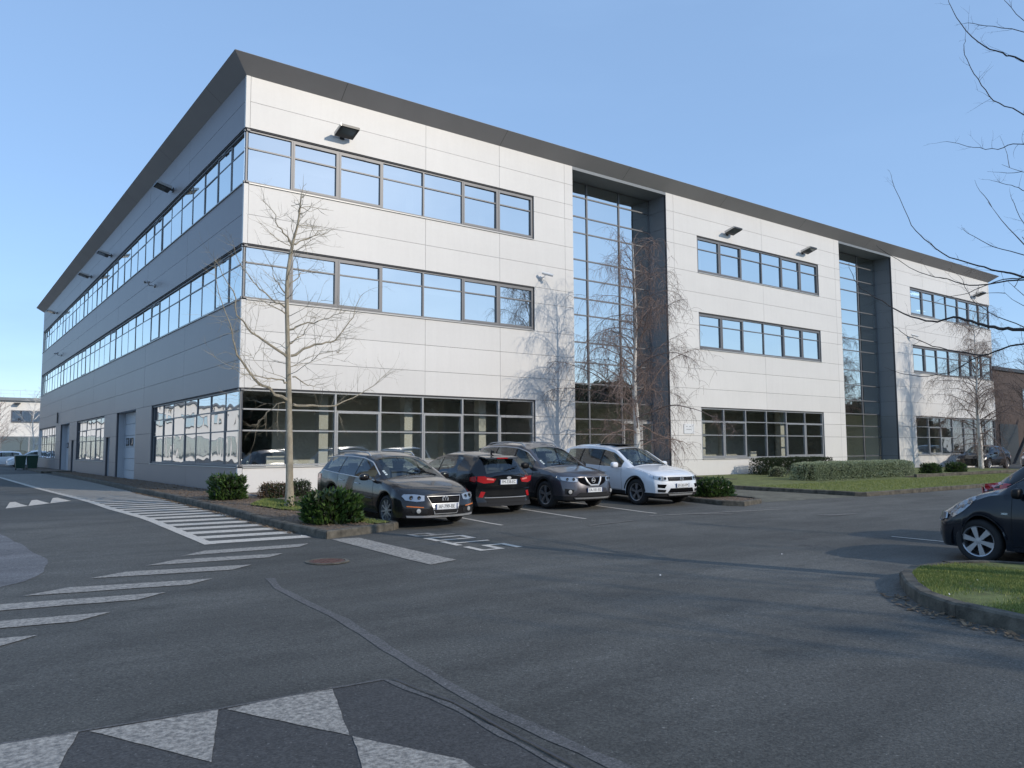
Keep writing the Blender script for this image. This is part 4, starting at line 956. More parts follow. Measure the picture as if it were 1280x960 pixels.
def shrub(x, y, wx, wy, h, n, lf, mt, label, cat='shrub', group=None, name='laurel_bush', upright=.8, z=None, core=(.02, .03, .012)):
    random.seed(int(abs(x) * 100 + abs(y) * 10) + n); z0 = (gz(y) + .09) if z is None else z
    o = empty(name, (x, y, z0), label=label, cat=cat, group=group); b = MB()
    def rad(a, e):  # lumpy superellipsoid
        nn = 1 + .16 * mnoise.noise(Vector((math.cos(a) * 2 + x, math.sin(a) * 2 + y, e * 2)))
        return nn
    for i in range(n):
        u = Vector((rnd(-1, 1), rnd(-1, 1), rnd(0, 1)))
        m_ = max(abs(u.x), abs(u.y), u.z); k = (u.x ** 4 + u.y ** 4 + u.z ** 4) ** .25; u = u / max(k, .05)
        s_ = rnd(.72, 1.0) * rad(math.atan2(u.y, u.x), u.z); p = Vector((u.x * wx / 2 * s_, u.y * wy / 2 * s_, max(.02, u.z * h * s_ - lf * .4)))
        d = Vector((u.x * .8, u.y * .8, upright)) + rv(.55); leaf(b, p, d, lf * rnd(.7, 1.25), lf * .2 * rnd(.8, 1.3))
    b.build('foliage', mt, o)
    c = MB()
    for i in range(int(26 + 20 * wx)):
        a = Vector((rnd(-.35, .35) * wx, rnd(-.35, .35) * wy, 0)); e = Vector((a.x * 1.25 + rnd(-.05, .05), a.y * 1.25, h * rnd(.6, .92))); c.tube([a, a.lerp(e, .5) + rv(.02), e], [.012, .009, .004], 4, False)
    c.build('stems', 'bark_dark', o)
    # dense inner foliage stops light like a real bush
    b2 = MB()
    for i in range(int(n * .7)):
        p = Vector((rnd(-.38, .38) * wx, rnd(-.38, .38) * wy, rnd(.02, .82) * h)); leaf(b2, p, rv(), lf * 1.3, lf * .45)
    b2.build('inner_foliage', 'dark_hedge', o)
GL = 'shrubs in the planting beds'
shrub(-.95, -2.3, .78, .75, .64, 1100, .11, 'laurel', 'clipped square laurel bush at the shaded foot of the building corner', group=GL)
shrub(-.82, -8.12, 1.0, .75, .60, 1800, .12, 'laurel', 'big glossy laurel bush at the kerb beside the dark estate car', group=GL)
shrub(.15, -2.45, .75, .5, .42, 900, .05, 'red_hedge', 'low reddish brown shrub behind the bare tree trunk', group=GL, name='low_shrub')
shrub(.92, -2.1, .62, .55, .46, 900, .045, 'dark_hedge', 'small dark rounded shrub against the white wall right of the bare trunk', group=GL, name='low_shrub')
shrub(10.5, -7.75, 1.2, .75, .5, 1700, .10, 'laurel', 'spreading laurel bush on the small island right of the white car', group=GL)
shrub(30.1, -4.4, 1.05, .7, .5, 900, .09, 'laurel', 'left one of the two small bushes before the far right windows', group=GL)
shrub(32.6, -4.4, 1.1, .7, .5, 900, .09, 'laurel', 'right one of the two small bushes before the far right windows', group=GL)
shrub(21.0, -2.6, .8, .6, .45, 500, .06, 'pale_hedge', 'small pale shrub between the two clipped hedges', group=GL, name='low_shrub')
def hedge(x0, y0, x1, y1, h, n, lf, mt, label, inner):
    random.seed(int(x0 * 7)); cx, cy = (x0 + x1) / 2, (y0 + y1) / 2; z0 = gz(cy) + .1; wx, wy = x1 - x0, y1 - y0
    o = empty('clipped_hedge', (cx, cy, z0), label=label, cat='hedge'); b = MB()
    for i in range(n):
        a = random.random(); 
        if a < .42: p = [rnd(-1, 1), -1, rnd(0, 1)]
        elif a < .8: p = [rnd(-1, 1), rnd(-1, 1), 1]
        elif a < .92: p = [random.choice((-1, 1)), rnd(-1, 1), rnd(0, 1)]
        else: p = [rnd(-1, 1), 1, rnd(0, 1)]
        p = Vector(p); k = (abs(p.x) ** 12 + abs(p.y) ** 5 + abs(p.z) ** 5) ** (1 / 7); p /= max(1, k ** .6)
        nz = 1 + .06 * mnoise.noise(Vector((p.x * wx * 1.1, p.y * 2, p.z * 2 + x0))); s_ = nz * rnd(.88, 1.015)
        q = Vector((p.x * wx / 2 * (1 - (1 - s_) * wy / wx), p.y * wy / 2 * s_, p.z * h * s_)); leaf(b, q, Vector((p.x * .2, p.y, p.z * .8)) + rv(.8), lf * rnd(.7, 1.3), lf * .3)
    b.build('foliage', mt, o); b2 = MB()
    for i in range(n // 3): leaf(b2, Vector((rnd(-.47, .47) * wx, rnd(-.42, .42) * wy, rnd(.02, .9) * h)), rv(), lf * 1.8, lf * .8)
    b2.build('inner_foliage', inner, o)
    c = MB()
    for i in range(int(wx * 6)):
        a = Vector((rnd(-.45, .45) * wx, rnd(-.35, .35) * wy, 0)); c.tube([a, a + Vector((rnd(-.1, .1), rnd(-.1, .1), h * .8))], [.015, .005], 4, False)
    c.build('stems', 'bark_dark', o)
hedge(21.7, -1.55, 27.0, -.55, .72, 9000, .05, 'dark_hedge', 'dark green clipped hedge close against the building wall', 'dark_hedge')
hedge(18.9, -5.45, 26.7, -4.4, .66, 16000, .05, 'pale_hedge', 'long pale grey green clipped hedge on the lawn', 'dark_hedge')
# bins
def wheelie(x, y, label):
    o = empty('waste_bin', (x, y, gz(y)), label=label, cat='waste bin', group='green waste bins by the end of the side wall')
    b = MB(); b.hexa([(-.26, -.3, .12), (.26, -.3, .12), (.26, .3, .12), (-.26, .3, .12), (-.33, -.38, .95), (.33, -.38, .95), (.33, .38, .95), (-.33, .38, .95)]); b.build('bin_body', 'bin_green', o)
    b = MB(); b.hexa([(-.36, -.42, .95), (.36, -.42, .95), (.36, .42, .95), (-.36, .42, .95), (-.33, -.38, 1.0), (.33, -.38, 1.0), (.3, .36, 1.06), (-.3, .36, 1.06)]); b.build('lid', 'bin_green', o)
    for s in (-.24, .24):
        b = MB(); b.lathe([(.0, 0), (.1, 0), (.1, .06), (0, .06)], (s, .3, .1), (1, 0, 0), 12); b.build('wheel', 'tyre_rubber', o)
wheelie(-.86, 42.2, 'right hand green waste bin nearest the side wall'); wheelie(-1.56, 42.5, 'left hand green waste bin beside the white parked car')

# ------------------------------------------------------------------ cars
K = .91     # the whole place is modelled at the scale of an eye height of 1.5 m
def lin(tab, s): return float(np.interp(s, [t[0] for t in tab], [t[1] for t in tab]))
def smoothtab(tab, L, wd=.10):
    xs = np.linspace(-.4, L + .4, 520); ys = np.interp(xs, [t[0] for t in tab], [t[1] for t in tab]); d = xs[1] - xs[0]; n = max(1, int(wd / d))
    k = np.hanning(2 * n + 3)[1:-1]; k /= k.sum(); yp = np.pad(ys, n, mode='edge'); ys = np.convolve(yp, k, 'valid')[:len(xs)]
    return lambda s: float(np.interp(s, xs, ys))
class Car:
    def __init__(c, L, W, top, belt, wu, ws, rg, side, fo, wb, tr, bf=.30, br=.22, leanF=lambda z: 0, leanR=lambda z: 0, rock=.22, ar=None, wb_frac=.95, nose_w=.93, tail_w=.93, k1=.58):
        c.L, c.W, c.hw = L, W, W / 2; c.top = smoothtab(top, L, .09); c.belt = smoothtab(belt, L, .12); c.wu = smoothtab(wu, L, .12)
        c.ws, c.rg, c.side, c.fo, c.wb, c.tr = ws, rg, side, fo, wb, tr; c.bf, c.br, c.lF, c.lR = bf, br, leanF, leanR; c.rock = rock; c.ar = ar or tr + .055
        c.wbf = wb_frac; c.nw, c.tw, c.k1 = nose_w, tail_w, k1; c.x0 = fo + wb / 2
    def wfac(c, s):
        a = min(1, c.nw + (1 - c.nw) * min(1, s / .35) ** .7); b = min(1, c.tw + (1 - c.tw) * min(1, (c.L - s) / .4) ** .7); return min(a, b)
    def keys(c, s):
        zl = c.rock + .05 * max(0, 1 - s / .35) * 0
        for sw in (c.fo, c.fo + c.wb):
            d = abs(s - sw)
            if d < c.ar: zl = max(zl, c.tr + math.sqrt(c.ar ** 2 - d ** 2))
        w_ = c.wfac(s) * c.hw; zt = c.top(s); zb = min(c.belt(s), zt - .05); z1 = max(min(c.k1, zb - .08), zl + .03); zu = max(zt - c.crown(s), zb + .015)
        return [(w_ * .965, zl), (w_, z1), (w_ * c.wbf, max(zb, z1 + .03)), (c.wu(s) * c.hw * (c.wfac(s)), max(zu, z1 + .05)), (0, max(zt, zu + .004))]
    def crown(c, s):
        a, b = c.ws[0], c.ws[1]; return .045 if s < a - .1 else .075
    NR = (4, 5, 8, 8)
    def contour(c, s):
        k = c.keys(s); P = []
        for i in range(4):
            (y0, z0), (y1, z1) = k[i], k[i + 1]; n = c.NR[i]
            for j in range(n):
                t = j / n
                if i == 0: P.append((y0 + (y1 - y0) * math.sin(t * math.pi / 2), z0 + (z1 - z0) * t))
                elif i == 1: P.append((y0 + (y1 - y0) * (1 - math.cos(t * math.pi / 2)), z0 + (z1 - z0) * t))
                elif i == 2: P.append((y0 + (y1 - y0) * (t ** 1.18 if z1 - z0 > .15 else t), z0 + (z1 - z0) * t))
                else: P.append((y0 * (1 - t), z0 + (z1 - z0) * (1 - (1 - t) ** 2.2)))
        P.append(k[4]); return P
    def deform(c, s, y, z):
        x = c.x0 - s; q = min(1, abs(y) / c.hw)
        g = max(0, 1 - s / .95) ** 1.6; x -= g * (c.bf * q ** 3 + c.lF(z)); g = max(0, 1 - (c.L - s) / .95) ** 1.6; x += g * (c.br * q ** 3 + c.lR(z))
        return (x, y, z)
    def stations(c):
        S = set(np.round(np.linspace(0, c.L, 58), 4))
        for sw in (c.fo, c.fo + c.wb):
            for t in np.linspace(-math.pi / 2, math.pi / 2, 19): S.add(round(sw + c.ar * math.sin(t), 4))
        for a in list(c.ws) + list(c.rg) + [q for r in c.side for q in r]: S.add(round(a, 4)); 
        for a in (.03, .07, c.L - .03, c.L - .07): S.add(a)
        S = sorted(S); o = [S[0]]
        for q in S[1:]:
            if q - o[-1] > .006: o.append(q)
        return o
    def side_y(c, s, z):
        P = c.contour(s); ys = [p[0] for p in P[:-8]]; zs = [p[1] for p in P[:-8]]; return float(np.interp(z, zs, ys))
    def body(c, root, paint, low_black=None, roof_mat=None):
        S = c.stations(); rows = [c.contour(s) for s in S]; M = len(rows[0]); N = 2 * M - 1
        def full(r): return [(-y, z) for y, z in r] + [(y, z) for y, z in r[-2::-1]]
        V = []
        for s, r in zip(S, rows): V += [tuple(q * K for q in c.deform(s, y, z)) for y, z in full(r)]
        body = MB(); body.v = V; glass_f = {'windscreen': [], 'rear_window': []}
        i2 = c.NR[0] + c.NR[1]; i3 = i2 + c.NR[2]
        for a in range(len(S) - 1):
            sm = (S[a] + S[a + 1]) / 2
            for j in range(N - 1):
                jj = j if j < M - 1 else N - 2 - j; f = (a * N + j, a * N + j + 1, (a + 1) * N + j + 1, (a + 1) * N + j)
                kind = None
                hgt = rows[a][i3][1] - rows[a][i2][1]
                if jj >= i3 + 1 and c.ws[0] < sm < c.ws[1]: kind = 'windscreen'
                elif jj >= i3 + 1 and c.rg[0] < sm < c.rg[1]: kind = 'rear_window'
                elif i2 <= jj < i3 - 1 and hgt > .10:
                    for qi, r in enumerate(c.side):
                        if r[0] < sm < r[1]: kind = 'side_window|%d%d' % (qi, j < M)
                zc = sum(V[q][2] for q in f) / 4 / K
                if kind: glass_f.setdefault(kind, []).append(f); continue
                m_ = 0
                if i2 <= jj < i3 - 1 and hgt > .10 and c.side[0][0] < sm < c.side[-1][1]: m_ = 1
                if i2 - 0 <= jj < i2 + 0: m_ = 1
                if low_black and zc < low_black and jj < i2: m_ = 2
                body.f.append(f); body.m.append(m_)
        # end caps
        for a, sgn in ((0, 1), (len(S) - 1, -1)):
            r = rows[a]; s = S[a]; base = len(body.v); nx = 16
            for y, z in r[:i3 + 1]:
                for k in range(nx + 1):
                    yy = -y + 2 * y * k / nx; body.v.append(tuple(q * K for q in c.deform(s, yy, z)))
            for i in range(i3):
                for k in range(nx):
                    f = (base + i * (nx + 1) + k, base + i * (nx + 1) + k + 1, base + (i + 1) * (nx + 1) + k + 1, base + (i + 1) * (nx + 1) + k)
                    if sgn < 0: f = f[::-1]
                    zc = sum(body.v[q][2] for q in f) / 4 / K
                    body.f.append(f if sgn > 0 else f); body.m.append(2 if low_black and zc < low_black else 0)
            top_ = [base + i3 * (nx + 1) + k for k in range(nx + 1)]; cz = len(body.v)
            for k in range(nx + 1):
                y = body.v[top_[k]][1] / K; t = 1 - abs(y) / max(r[i3][0], .01); z = r[i3][1] + (r[-1][1] - r[i3][1]) * (1 - (1 - t) ** 2.2); body.v.append(tuple(q * K for q in c.deform(s, y, z)))
            for k in range(nx):
                f = (top_[k], top_[k + 1], cz + k + 1, cz + k); body.f.append(f[::-1] if sgn < 0 else f); body.m.append(0)
        # consistent outward normals
        me = bpy.data.meshes.new('body'); me.from_pydata(body.v, [], body.f)
        for q in (paint, 'trim_black', 'trim_rough'): me.materials.append(MATS[q])
        me.polygons.foreach_set('material_index', body.m); bm = bmesh.new(); bm.from_mesh(me); bmesh.ops.remove_doubles(bm, verts=bm.verts, dist=.0008); bmesh.ops.recalc_face_normals(bm, faces=bm.faces)
        ctr = Vector((0, 0, .6)); tot = sum((f.calc_center_median() - ctr).dot(f.normal) * f.calc_area() for f in bm.faces)
        if tot < 0: bmesh.ops.reverse_faces(bm, faces=bm.faces)
        bmesh.ops.smooth_vert
        bm.to_mesh(me); bm.free(); me.polygons.foreach_set('use_smooth', [True] * len(me.polygons))
        try: me.set_sharp_from_angle(angle=R(38))
        except Exception: pass
        o = bpy.data.objects.new('body', me); COL.objects.link(o); o.parent = root
        for nm, fs in glass_f.items():
            if not fs: continue
            b = MB(); mp_ = {}
            for f in fs:
                g = []
                for q in f:
                    if q not in mp_: mp_[q] = len(b.v); b.v.append(V[q])
                    g.append(mp_[q])
                b.f.append(tuple(g)); b.m.append(0)
            w_ = b.build(nm.split('|')[0], 'car_glass', root, smooth=True); 
        # inner well and floor
        b = MB(); h = c.hw * .97
        b.box(-(c.L / 2 - .35) * K + (c.x0 - c.L / 2) * K, -(h - .25) * K, .2 * K, (c.L / 2 - .35) * K + (c.x0 - c.L / 2) * K, (h - .25) * K, .42 * K)
        for sw in (c.fo, c.fo + c.wb):
            x = c.x0 - sw
            for sd in (-1, 1):
                pr = [((c.ar + .004) * K * math.cos(R(t)), (c.ar + .004) * K * math.sin(R(t))) for t in range(-12, 193, 10)]
                for (a0, a1), (b0, b1) in zip(pr, pr[1:]):
                    y0, y1 = sd * (h * .985) * K, sd * (h - .30) * K; z_ = c.tr * K
                    b.quad((x * K + a0, y0, z_ + a1), (x * K + b0, y0, z_ + b1), (x * K + b0, y1, z_ + b1), (x * K + a0, y1, z_ + a1))
                b.box((x - c.ar) * K, sd * (h - .31) * K, .2 * K, (x + c.ar) * K, sd * (h - .29) * K, (c.tr + c.ar) * K)
        b.build('underbody', 'trim_rough', root)
        return o
    def patch(c, root, name, poly, mt, front=True, off=.006, depth=.02, parent=None, cell=.045):
        """poly in (y, z) on the front or tail surface, metres before scaling"""
        bm = bmesh.new(); f = bm.faces.new([bm.verts.new((0, y, z)) for y, z in poly])
        ys = [p[0] for p in poly]; zs = [p[1] for p in poly]
        for v in np.arange(min(ys) + cell, max(ys), cell): bmesh.ops.bisect_plane(bm, geom=bm.verts[:] + bm.edges[:] + bm.faces[:], plane_co=(0, v, 0), plane_no=(0, 1, 0))
        for v in np.arange(min(zs) + cell, max(zs), cell): bmesh.ops.bisect_plane(bm, geom=bm.verts[:] + bm.edges[:] + bm.faces[:], plane_co=(0, 0, v), plane_no=(0, 0, 1))
        sg = 1 if front else -1; s = 0 if front else c.L
        def X(y, z): return c.deform(s, y, z)[0]
        ed = [e for e in bm.edges if e.is_boundary]; r = bmesh.ops.extrude_edge_only(bm, edges=ed); nv = {v for v in r['geom'] if isinstance(v, bmesh.types.BMVert)}
        for v in bm.verts:
            y, z = v.co.y, v.co.z; v.co = Vector((X(y, z) + sg * (off if v not in nv else off - depth), y, z)) * K
        bmesh.ops.recalc_face_normals(bm, faces=bm.faces)
        return bm_obj(bm, name, mt, parent or root)
    def spatch(c, root, name, poly, mt, sd, off=.004, depth=.012, parent=None, cell=.06):
        """poly in (s, z) on the flank"""
        bm = bmesh.new(); bm.faces.new([bm.verts.new((s, 0, z)) for s, z in poly]); ss = [p[0] for p in poly]; zs = [p[1] for p in poly]
        for v in np.arange(min(ss) + cell, max(ss), cell): bmesh.ops.bisect_plane(bm, geom=bm.verts[:] + bm.edges[:] + bm.faces[:], plane_co=(v, 0, 0), plane_no=(1, 0, 0))
        for v in np.arange(min(zs) + cell, max(zs), cell): bmesh.ops.bisect_plane(bm, geom=bm.verts[:] + bm.edges[:] + bm.faces[:], plane_co=(0, 0, v), plane_no=(0, 0, 1))
        ed = [e for e in bm.edges if e.is_boundary]; r = bmesh.ops.extrude_edge_only(bm, edges=ed); nv = {v for v in r['geom'] if isinstance(v, bmesh.types.BMVert)}
        for v in bm.verts:
            s, z = v.co.x, v.co.z; y = c.side_y(s, z); q = c.deform(s, y, z); o_ = off if v not in nv else off - depth; v.co = Vector((q[0], sd * (y + o_), z)) * K
        bmesh.ops.recalc_face_normals(bm, faces=bm.faces)
        return bm_obj(bm, name, mt, parent or root)
    def sline(c, root, name, pts, r, mt, sides=(-1, 1), off=.003, parent=None):
        for sd in sides:
            b = MB(); P = []
            for (s0, z0), (s1, z1) in zip(pts, pts[1:]):
                n = max(1, int(math.hypot(s1 - s0, z1 - z0) / .06))
                for k in range(n): P.append((s0 + (s1 - s0) * k / n, z0 + (z1 - z0) * k / n))
            P.append(pts[-1]); Q = []
            for s, z in P: y = c.side_y(s, z); q = c.deform(s, y, z); Q.append(tuple(v * K for v in (q[0], sd * (y + off), z)))
            b.tube(Q, r * K, 5); b.build(name, mt, parent or root)
    def rowline(c, s, row, sd):
        P = c.contour(s); y, z = P[row]; return tuple(v * K for v in c.deform(s, sd * y, z))
    def frame_line(c, root, name, s0, s1, row, mt, r=.009, sides=(-1, 1)):
        for sd in sides:
            b = MB(); b.tube([c.rowline(s, row, sd) for s in np.linspace(s0, s1, 26)], r * K, 6); b.build(name, mt, root)

def wheel(root, c, s, sd, style, rimmat, nspk=5, rimr=.235):
    r = c.tr; x = (c.x0 - s) * K; y = sd * (c.hw - .02) * K; w_ = empty('wheel', (x, y, r * K)); w_.parent = root
    R_, q = r * K, rimr * K; b = MB(); wd = .2 * K
    b.lathe([(q, -.012), (q + .012, 0), (R_ * .9, .002), (R_ - .012, -.012), (R_, -.04), (R_, -wd + .04), (R_ - .012, -wd + .01), (R_ * .85, -wd), (q, -wd + .01)], (0, 0, 0), (0, sd, 0), 40, closed=True); b.build('tyre', 'tyre_rubber', w_, smooth=True)
    b = MB(); b.lathe([(q + .002, -.005), (q - .012, -.012), (q - .02, -.06), (q - .02, -.15)], (0, 0, 0), (0, sd, 0), 36); b.f = [f for f in b.f if len(f) == 4]; b.m = [0] * len(b.f)
    b.lathe([(0, -.012), (.045 * K, -.014), (.052 * K, -.03), (.06 * K, -.07)], (0, 0, 0), (0, sd, 0), 20)
    for k in range(nspk):
        a = 2 * math.pi * (k + .25) / nspk
        prs = [0] if style != 'twin' else [-.13, .13]
        for da in prs:
            a1 = a + da; d0 = Vector((math.cos(a + da * .4), 0, math.sin(a + da * .4))); d1 = Vector((math.cos(a1), 0, math.sin(a1))); t1 = Vector((-d1.z, 0, d1.x)); t0 = Vector((-d0.z, 0, d0.x))
            h0, h1 = {'fat': (.022, .038), 'twin': (.016, .016), 'multi': (.018, .014), 'y': (.022, .028)}[style]
            p0 = d0 * .035 * K; p1 = d1 * (q - .012); o0 = Vector((0, sd * -.014, 0)); o1 = Vector((0, sd * -.012, 0)); dp = Vector((0, -sd * .03, 0))
            b.hexa([p0 - t0 * h0 * K + o0 + dp, p1 - t1 * h1 * K + o1 + dp, p1 + t1 * h1 * K + o1 + dp, p0 + t0 * h0 * K + o0 + dp, p0 - t0 * h0 * K + o0, p1 - t1 * h1 * K + o1, p1 + t1 * h1 * K + o1, p0 + t0 * h0 * K + o0])
    b.build('rim', rimmat, w_)
    b = MB(); b.lathe([(0, -.10), (q - .04, -.10), (q - .04, -.115), (0, -.115)], (0, 0, 0), (0, sd, 0), 24); b.build('brake_disc', 'trim_rough', w_)
def text_obj(s, size, name, mt, parent, mw, ext=.0008):
    cu = bpy.data.curves.new(name, 'FONT'); cu.body = s; cu.size = size; cu.align_x = 'CENTER'; cu.align_y = 'CENTER'; cu.extrude = ext
    t = bpy.data.objects.new('tmp', cu); COL.objects.link(t); dg = bpy.context.evaluated_depsgraph_get(); me = bpy.data.meshes.new_from_object(t.evaluated_get(dg)); bpy.data.objects.remove(t)
    me.name = name; me.materials.clear(); me.materials.append(MATS[mt]); me.transform(mw); o = bpy.data.objects.new(name, me); COL.objects.link(o); o.parent = parent; return o
def plate(root, c, txt, z, front=True, y=0, tilt=0):
    sg = 1 if front else -1; x = c.deform(0 if front else c.L, 0, z)[0] + sg * .018
    o = empty('number_plate', (x * K, y * K, z * K)); o.parent = root
    b = MB(); w2, h2 = .26 * K, .057 * K; b.box(-.006, -w2, -h2, .006, w2, h2); b.build('plate', 'plate_white', o)
    b = MB()
    for q in (-1, 1): b.box(-.0065 , q * w2, -h2 * .98, .0067 , q * (w2 - .024 * K), h2 * .98)
    b.build('blue_band', 'plate_blue', o)
    M = Matrix.Translation((sg * .0068, 0, -.002)) @ Matrix.Rotation(R(90) * sg, 4, 'Z') @ Matrix.Rotation(R(90), 4, 'X') @ Matrix.Diagonal((.92, 1.05, 1, 1))
    text_obj(txt, .098 * K, 'plate_lettering', 'plate_ink', o, M)
def ring(b, cx, cy, cz, r, th, n=24):
    pts = [(cx, cy + r * math.cos(2 * math.pi * k / n), cz + r * math.sin(2 * math.pi * k / n)) for k in range(n + 1)]; b.tube(pts, th, 6, False)
def badge(root, c, kind, z, r, front=True, parent=None):
    sg = 1 if front else -1; x = (c.deform(0 if front else c.L, 0, z)[0] + sg * .022) * K; b = MB(); z *= K; r *= K
    if kind == 'vw':
        ring(b, x, 0, z, r, r * .09); t = r * .09
        def ln(p): b.tube([(x, r * a * .93, z + r * e * .93) for a, e in p], t, 6)
        ln([(-.42, .88), (0, .05), (.42, .88)]); ln([(-.9, .3), (-.45, -.82), (0, .0), (.45, -.82), (.9, .3)])
    elif kind == 'bar':
        ring(b, x, 0, z, r, r * .13); b.box(x - .004, -r * 1.12, z - r * .2, x + .006, r * 1.12, z + r * .2)
    elif kind == 'oval':
        pts = [(x, r * 1.6 * math.cos(2 * math.pi * k / 24), z + r * .7 * math.sin(2 * math.pi * k / 24)) for k in range(25)]; b.tube(pts, r * .1, 6, False); b.poly([(x, p[1], p[2]) for p in pts[:-1]])
    b.build('badge', 'badge_silver', parent or root)
def mirror_pair(root, c, s, z, mt, out=.16, size=(.11, .10, .075)):
    for sd in (-1, 1):
        y = c.side_y(s, z); p = c.deform(s, y, z)[0]; m_ = Vector((p - .02, sd * (y + out), z + .04)) * K
        bm = bmesh.new(); bmesh.ops.create_icosphere(bm, subdivisions=3, radius=1)
        for v in bm.verts:
            x, yy, zz = v.co; k = (abs(x) ** 4 + abs(yy) ** 4 + abs(zz) ** 4) ** .25; v.co /= k ** .75
            v.co.x = v.co.x * size[1] * (.8 if v.co.x > 0 else .45); v.co.y *= size[0]; v.co.z *= size[2]; v.co = v.co * K + m_
        o = bm_obj(bm, 'wing_mirror', mt, root, smooth=True)
        b = MB(); b.tube([Vector((p, sd * (y - .02), z)) * K, m_ + Vector((0, -sd * .04, -.03)) * K], .018 * K, 6); b.build('mirror_arm', 'trim_black', o)
def interior(root, c, cabin0, cabin1, zb=.5, rows=(0, 1), head=True):
    b = MB(); xs = lambda s: (c.x0 - s) * K
    def seat(s, y, w_, hh):
        b.obox((xs(s), y * K, (zb - .04) * K), (.25 * K, 0, .02 * K), (0, w_ * K, 0), (0, 0, .07 * K)); b.obox((xs(s + .33), y * K, (zb + .27) * K), (.05 * K, 0, -.02), (0, w_ * .95 * K, 0), (-.11 * K, 0, hh * K))
    for q in (-.37, .37):
        seat(cabin0 + .95, q, .24, .3); b.obox((xs(cabin0 + 1.44), q * K, (zb + .67) * K), (.035 * K, 0, 0), (0, .12 * K, 0), (-.02 * K, 0, .085 * K))
    seat(cabin0 + 1.85, 0, .62, .28)
    for q in (-.37, 0, .37): b.obox((xs(cabin0 + 2.32), q * K, (zb + .60) * K), (.035 * K, 0, 0), (0, .11 * K, 0), (0, 0, .07 * K))
    b.build('seats', 'seat_cloth', root)
    b = MB(); w_ = c.hw * .84; z = c.belt(cabin0 + .3)
    b.hexa([(xs(cabin0 + .62), -w_ * K, (z - .3) * K), (xs(cabin0 + .05), -w_ * K, (z - .25) * K), (xs(cabin0 + .05), w_ * K, (z - .25) * K), (xs(cabin0 + .62), w_ * K, (z - .3) * K), (xs(cabin0 + .58), -w_ * K, (z - .02) * K), (xs(cabin0 + .05), -w_ * K, (z - .06) * K), (xs(cabin0 + .05), w_ * K, (z - .06) * K), (xs(cabin0 + .58), w_ * K, (z - .02) * K)])
    b.box(xs(cabin1), -w_ * K, .4 * K, xs(cabin0 + .3), w_ * K, .45 * K)
    b.build('dashboard', 'trim_rough', root)
    b = MB(); cx = xs(cabin0 + .68); n = 20; pts = [(cx + .06 * K * math.sin(2 * math.pi * k / n) * -1, (.37 + .18 * math.cos(2 * math.pi * k / n)) * K, (z + .02 + .17 * math.sin(2 * math.pi * k / n)) * K) for k in range(n + 1)]; b.tube(pts, .014, 6, False); b.build('steering_wheel', 'trim_black', root)
    b = MB(); t = c.top(c.ws[1] - .05); b.obox((xs(c.ws[1] - .10), 0, (t - .13) * K), (.012, 0, 0), (0, .11 * K, 0), (0, 0, .03 * K)); b.build('rear_view_mirror', 'trim_black', root)
def seams(c, root, doors, zl=.27):
    for s, z0, z1, ds in doors: c.sline(root, 'door_seam', [(s, z0), (s + ds * .3, (z0 + z1) / 2), (s + ds, z1)], .0045, 'trim_black', off=-.001)
def handles(c, root, hs, mt):
    for s, z in hs:
        for sd in (-1, 1):
            y = c.side_y(s, z); q = c.deform(s, y, z); q2 = c.deform(s + .2, c.side_y(s + .2, z + .01), z + .01); b = MB()
            b.tube([tuple(v * K for v in (q[0], sd * (y - .005), z)), tuple(v * K for v in (q[0] - .03, sd * (y + .03), z)), tuple(v * K for v in (q2[0] + .03, sd * (y + .03), z + .01)), tuple(v * K for v in (q2[0], sd * (y - .005), z + .01))], .013 * K, 6); b.build('door_handle', mt, root)
def place(root, x, y, heading):
    """heading in degrees, 0 = nose to +x; set on the sloping ground"""
    h = R(heading); f = Vector((math.cos(h), math.sin(h), 0)); a = 1.2
    zf, zr = gz(y + f.y * a), gz(y - f.y * a); pitch = math.atan2(zf - zr, 2 * a); l = Vector((-f.y, f.x, 0)); zl, zrr = gz(y + l.y * .7), gz(y - l.y * .7); roll = math.atan2(zl - zrr, 1.4)
    X = Vector((f.x * math.cos(pitch), f.y * math.cos(pitch), math.sin(pitch))); Y = (l + Vector((0, 0, math.tan(roll)))).normalized(); Z = X.cross(Y).normalized(); Y = Z.cross(X)
    m_ = Matrix((X, Y, Z)).transposed().to_4x4(); m_.translation = Vector((x, y, (zf + zr) / 2)); root.matrix_world = m_
    root.location = m_.translation; root.rotation_euler = m_.to_euler()
def sticker(c, root, s, y, w_=.05, h=.05):
    """small paper discs inside the windscreen corner"""
    P = []
    i3 = sum(c.NR[:3]); 
    def pt(s_, yy):
        k = c.keys(s_); t = 1 - abs(yy) / k[3][0]; z = k[3][1] + (k[4][1] - k[3][1]) * (1 - (1 - t) ** 2.2); q = c.deform(s_, yy, z); return Vector((q[0], q[1], q[2] + .004)) * K
    b = MB()
    for ds, hh in ((0, .05), (.07, .045), (.13, .05)):
        b.quad(pt(s + ds, y), pt(s + ds, y + w_), pt(s + ds + hh, y + w_), pt(s + ds + hh, y))
    b.build('windscreen_sticker', 'sticker_white', root)
def wipers(c, root, s):
    b = MB()
    def pt(s_, yy):
        k = c.keys(s_); t = 1 - abs(yy) / k[3][0]; z = k[3][1] + (k[4][1] - k[3][1]) * (1 - (1 - t) ** 2.2); q = c.deform(s_, yy, z); return Vector((q[0], q[1], q[2] + .014)) * K
    for y0, y1 in ((.55, .02), (.02, -.5)): b.tube([pt(s, y0), pt(s + .10, (y0 + y1) / 2), pt(s + .13, y1)], .008 * K, 5)
    b.build('wiper', 'trim_black', root)
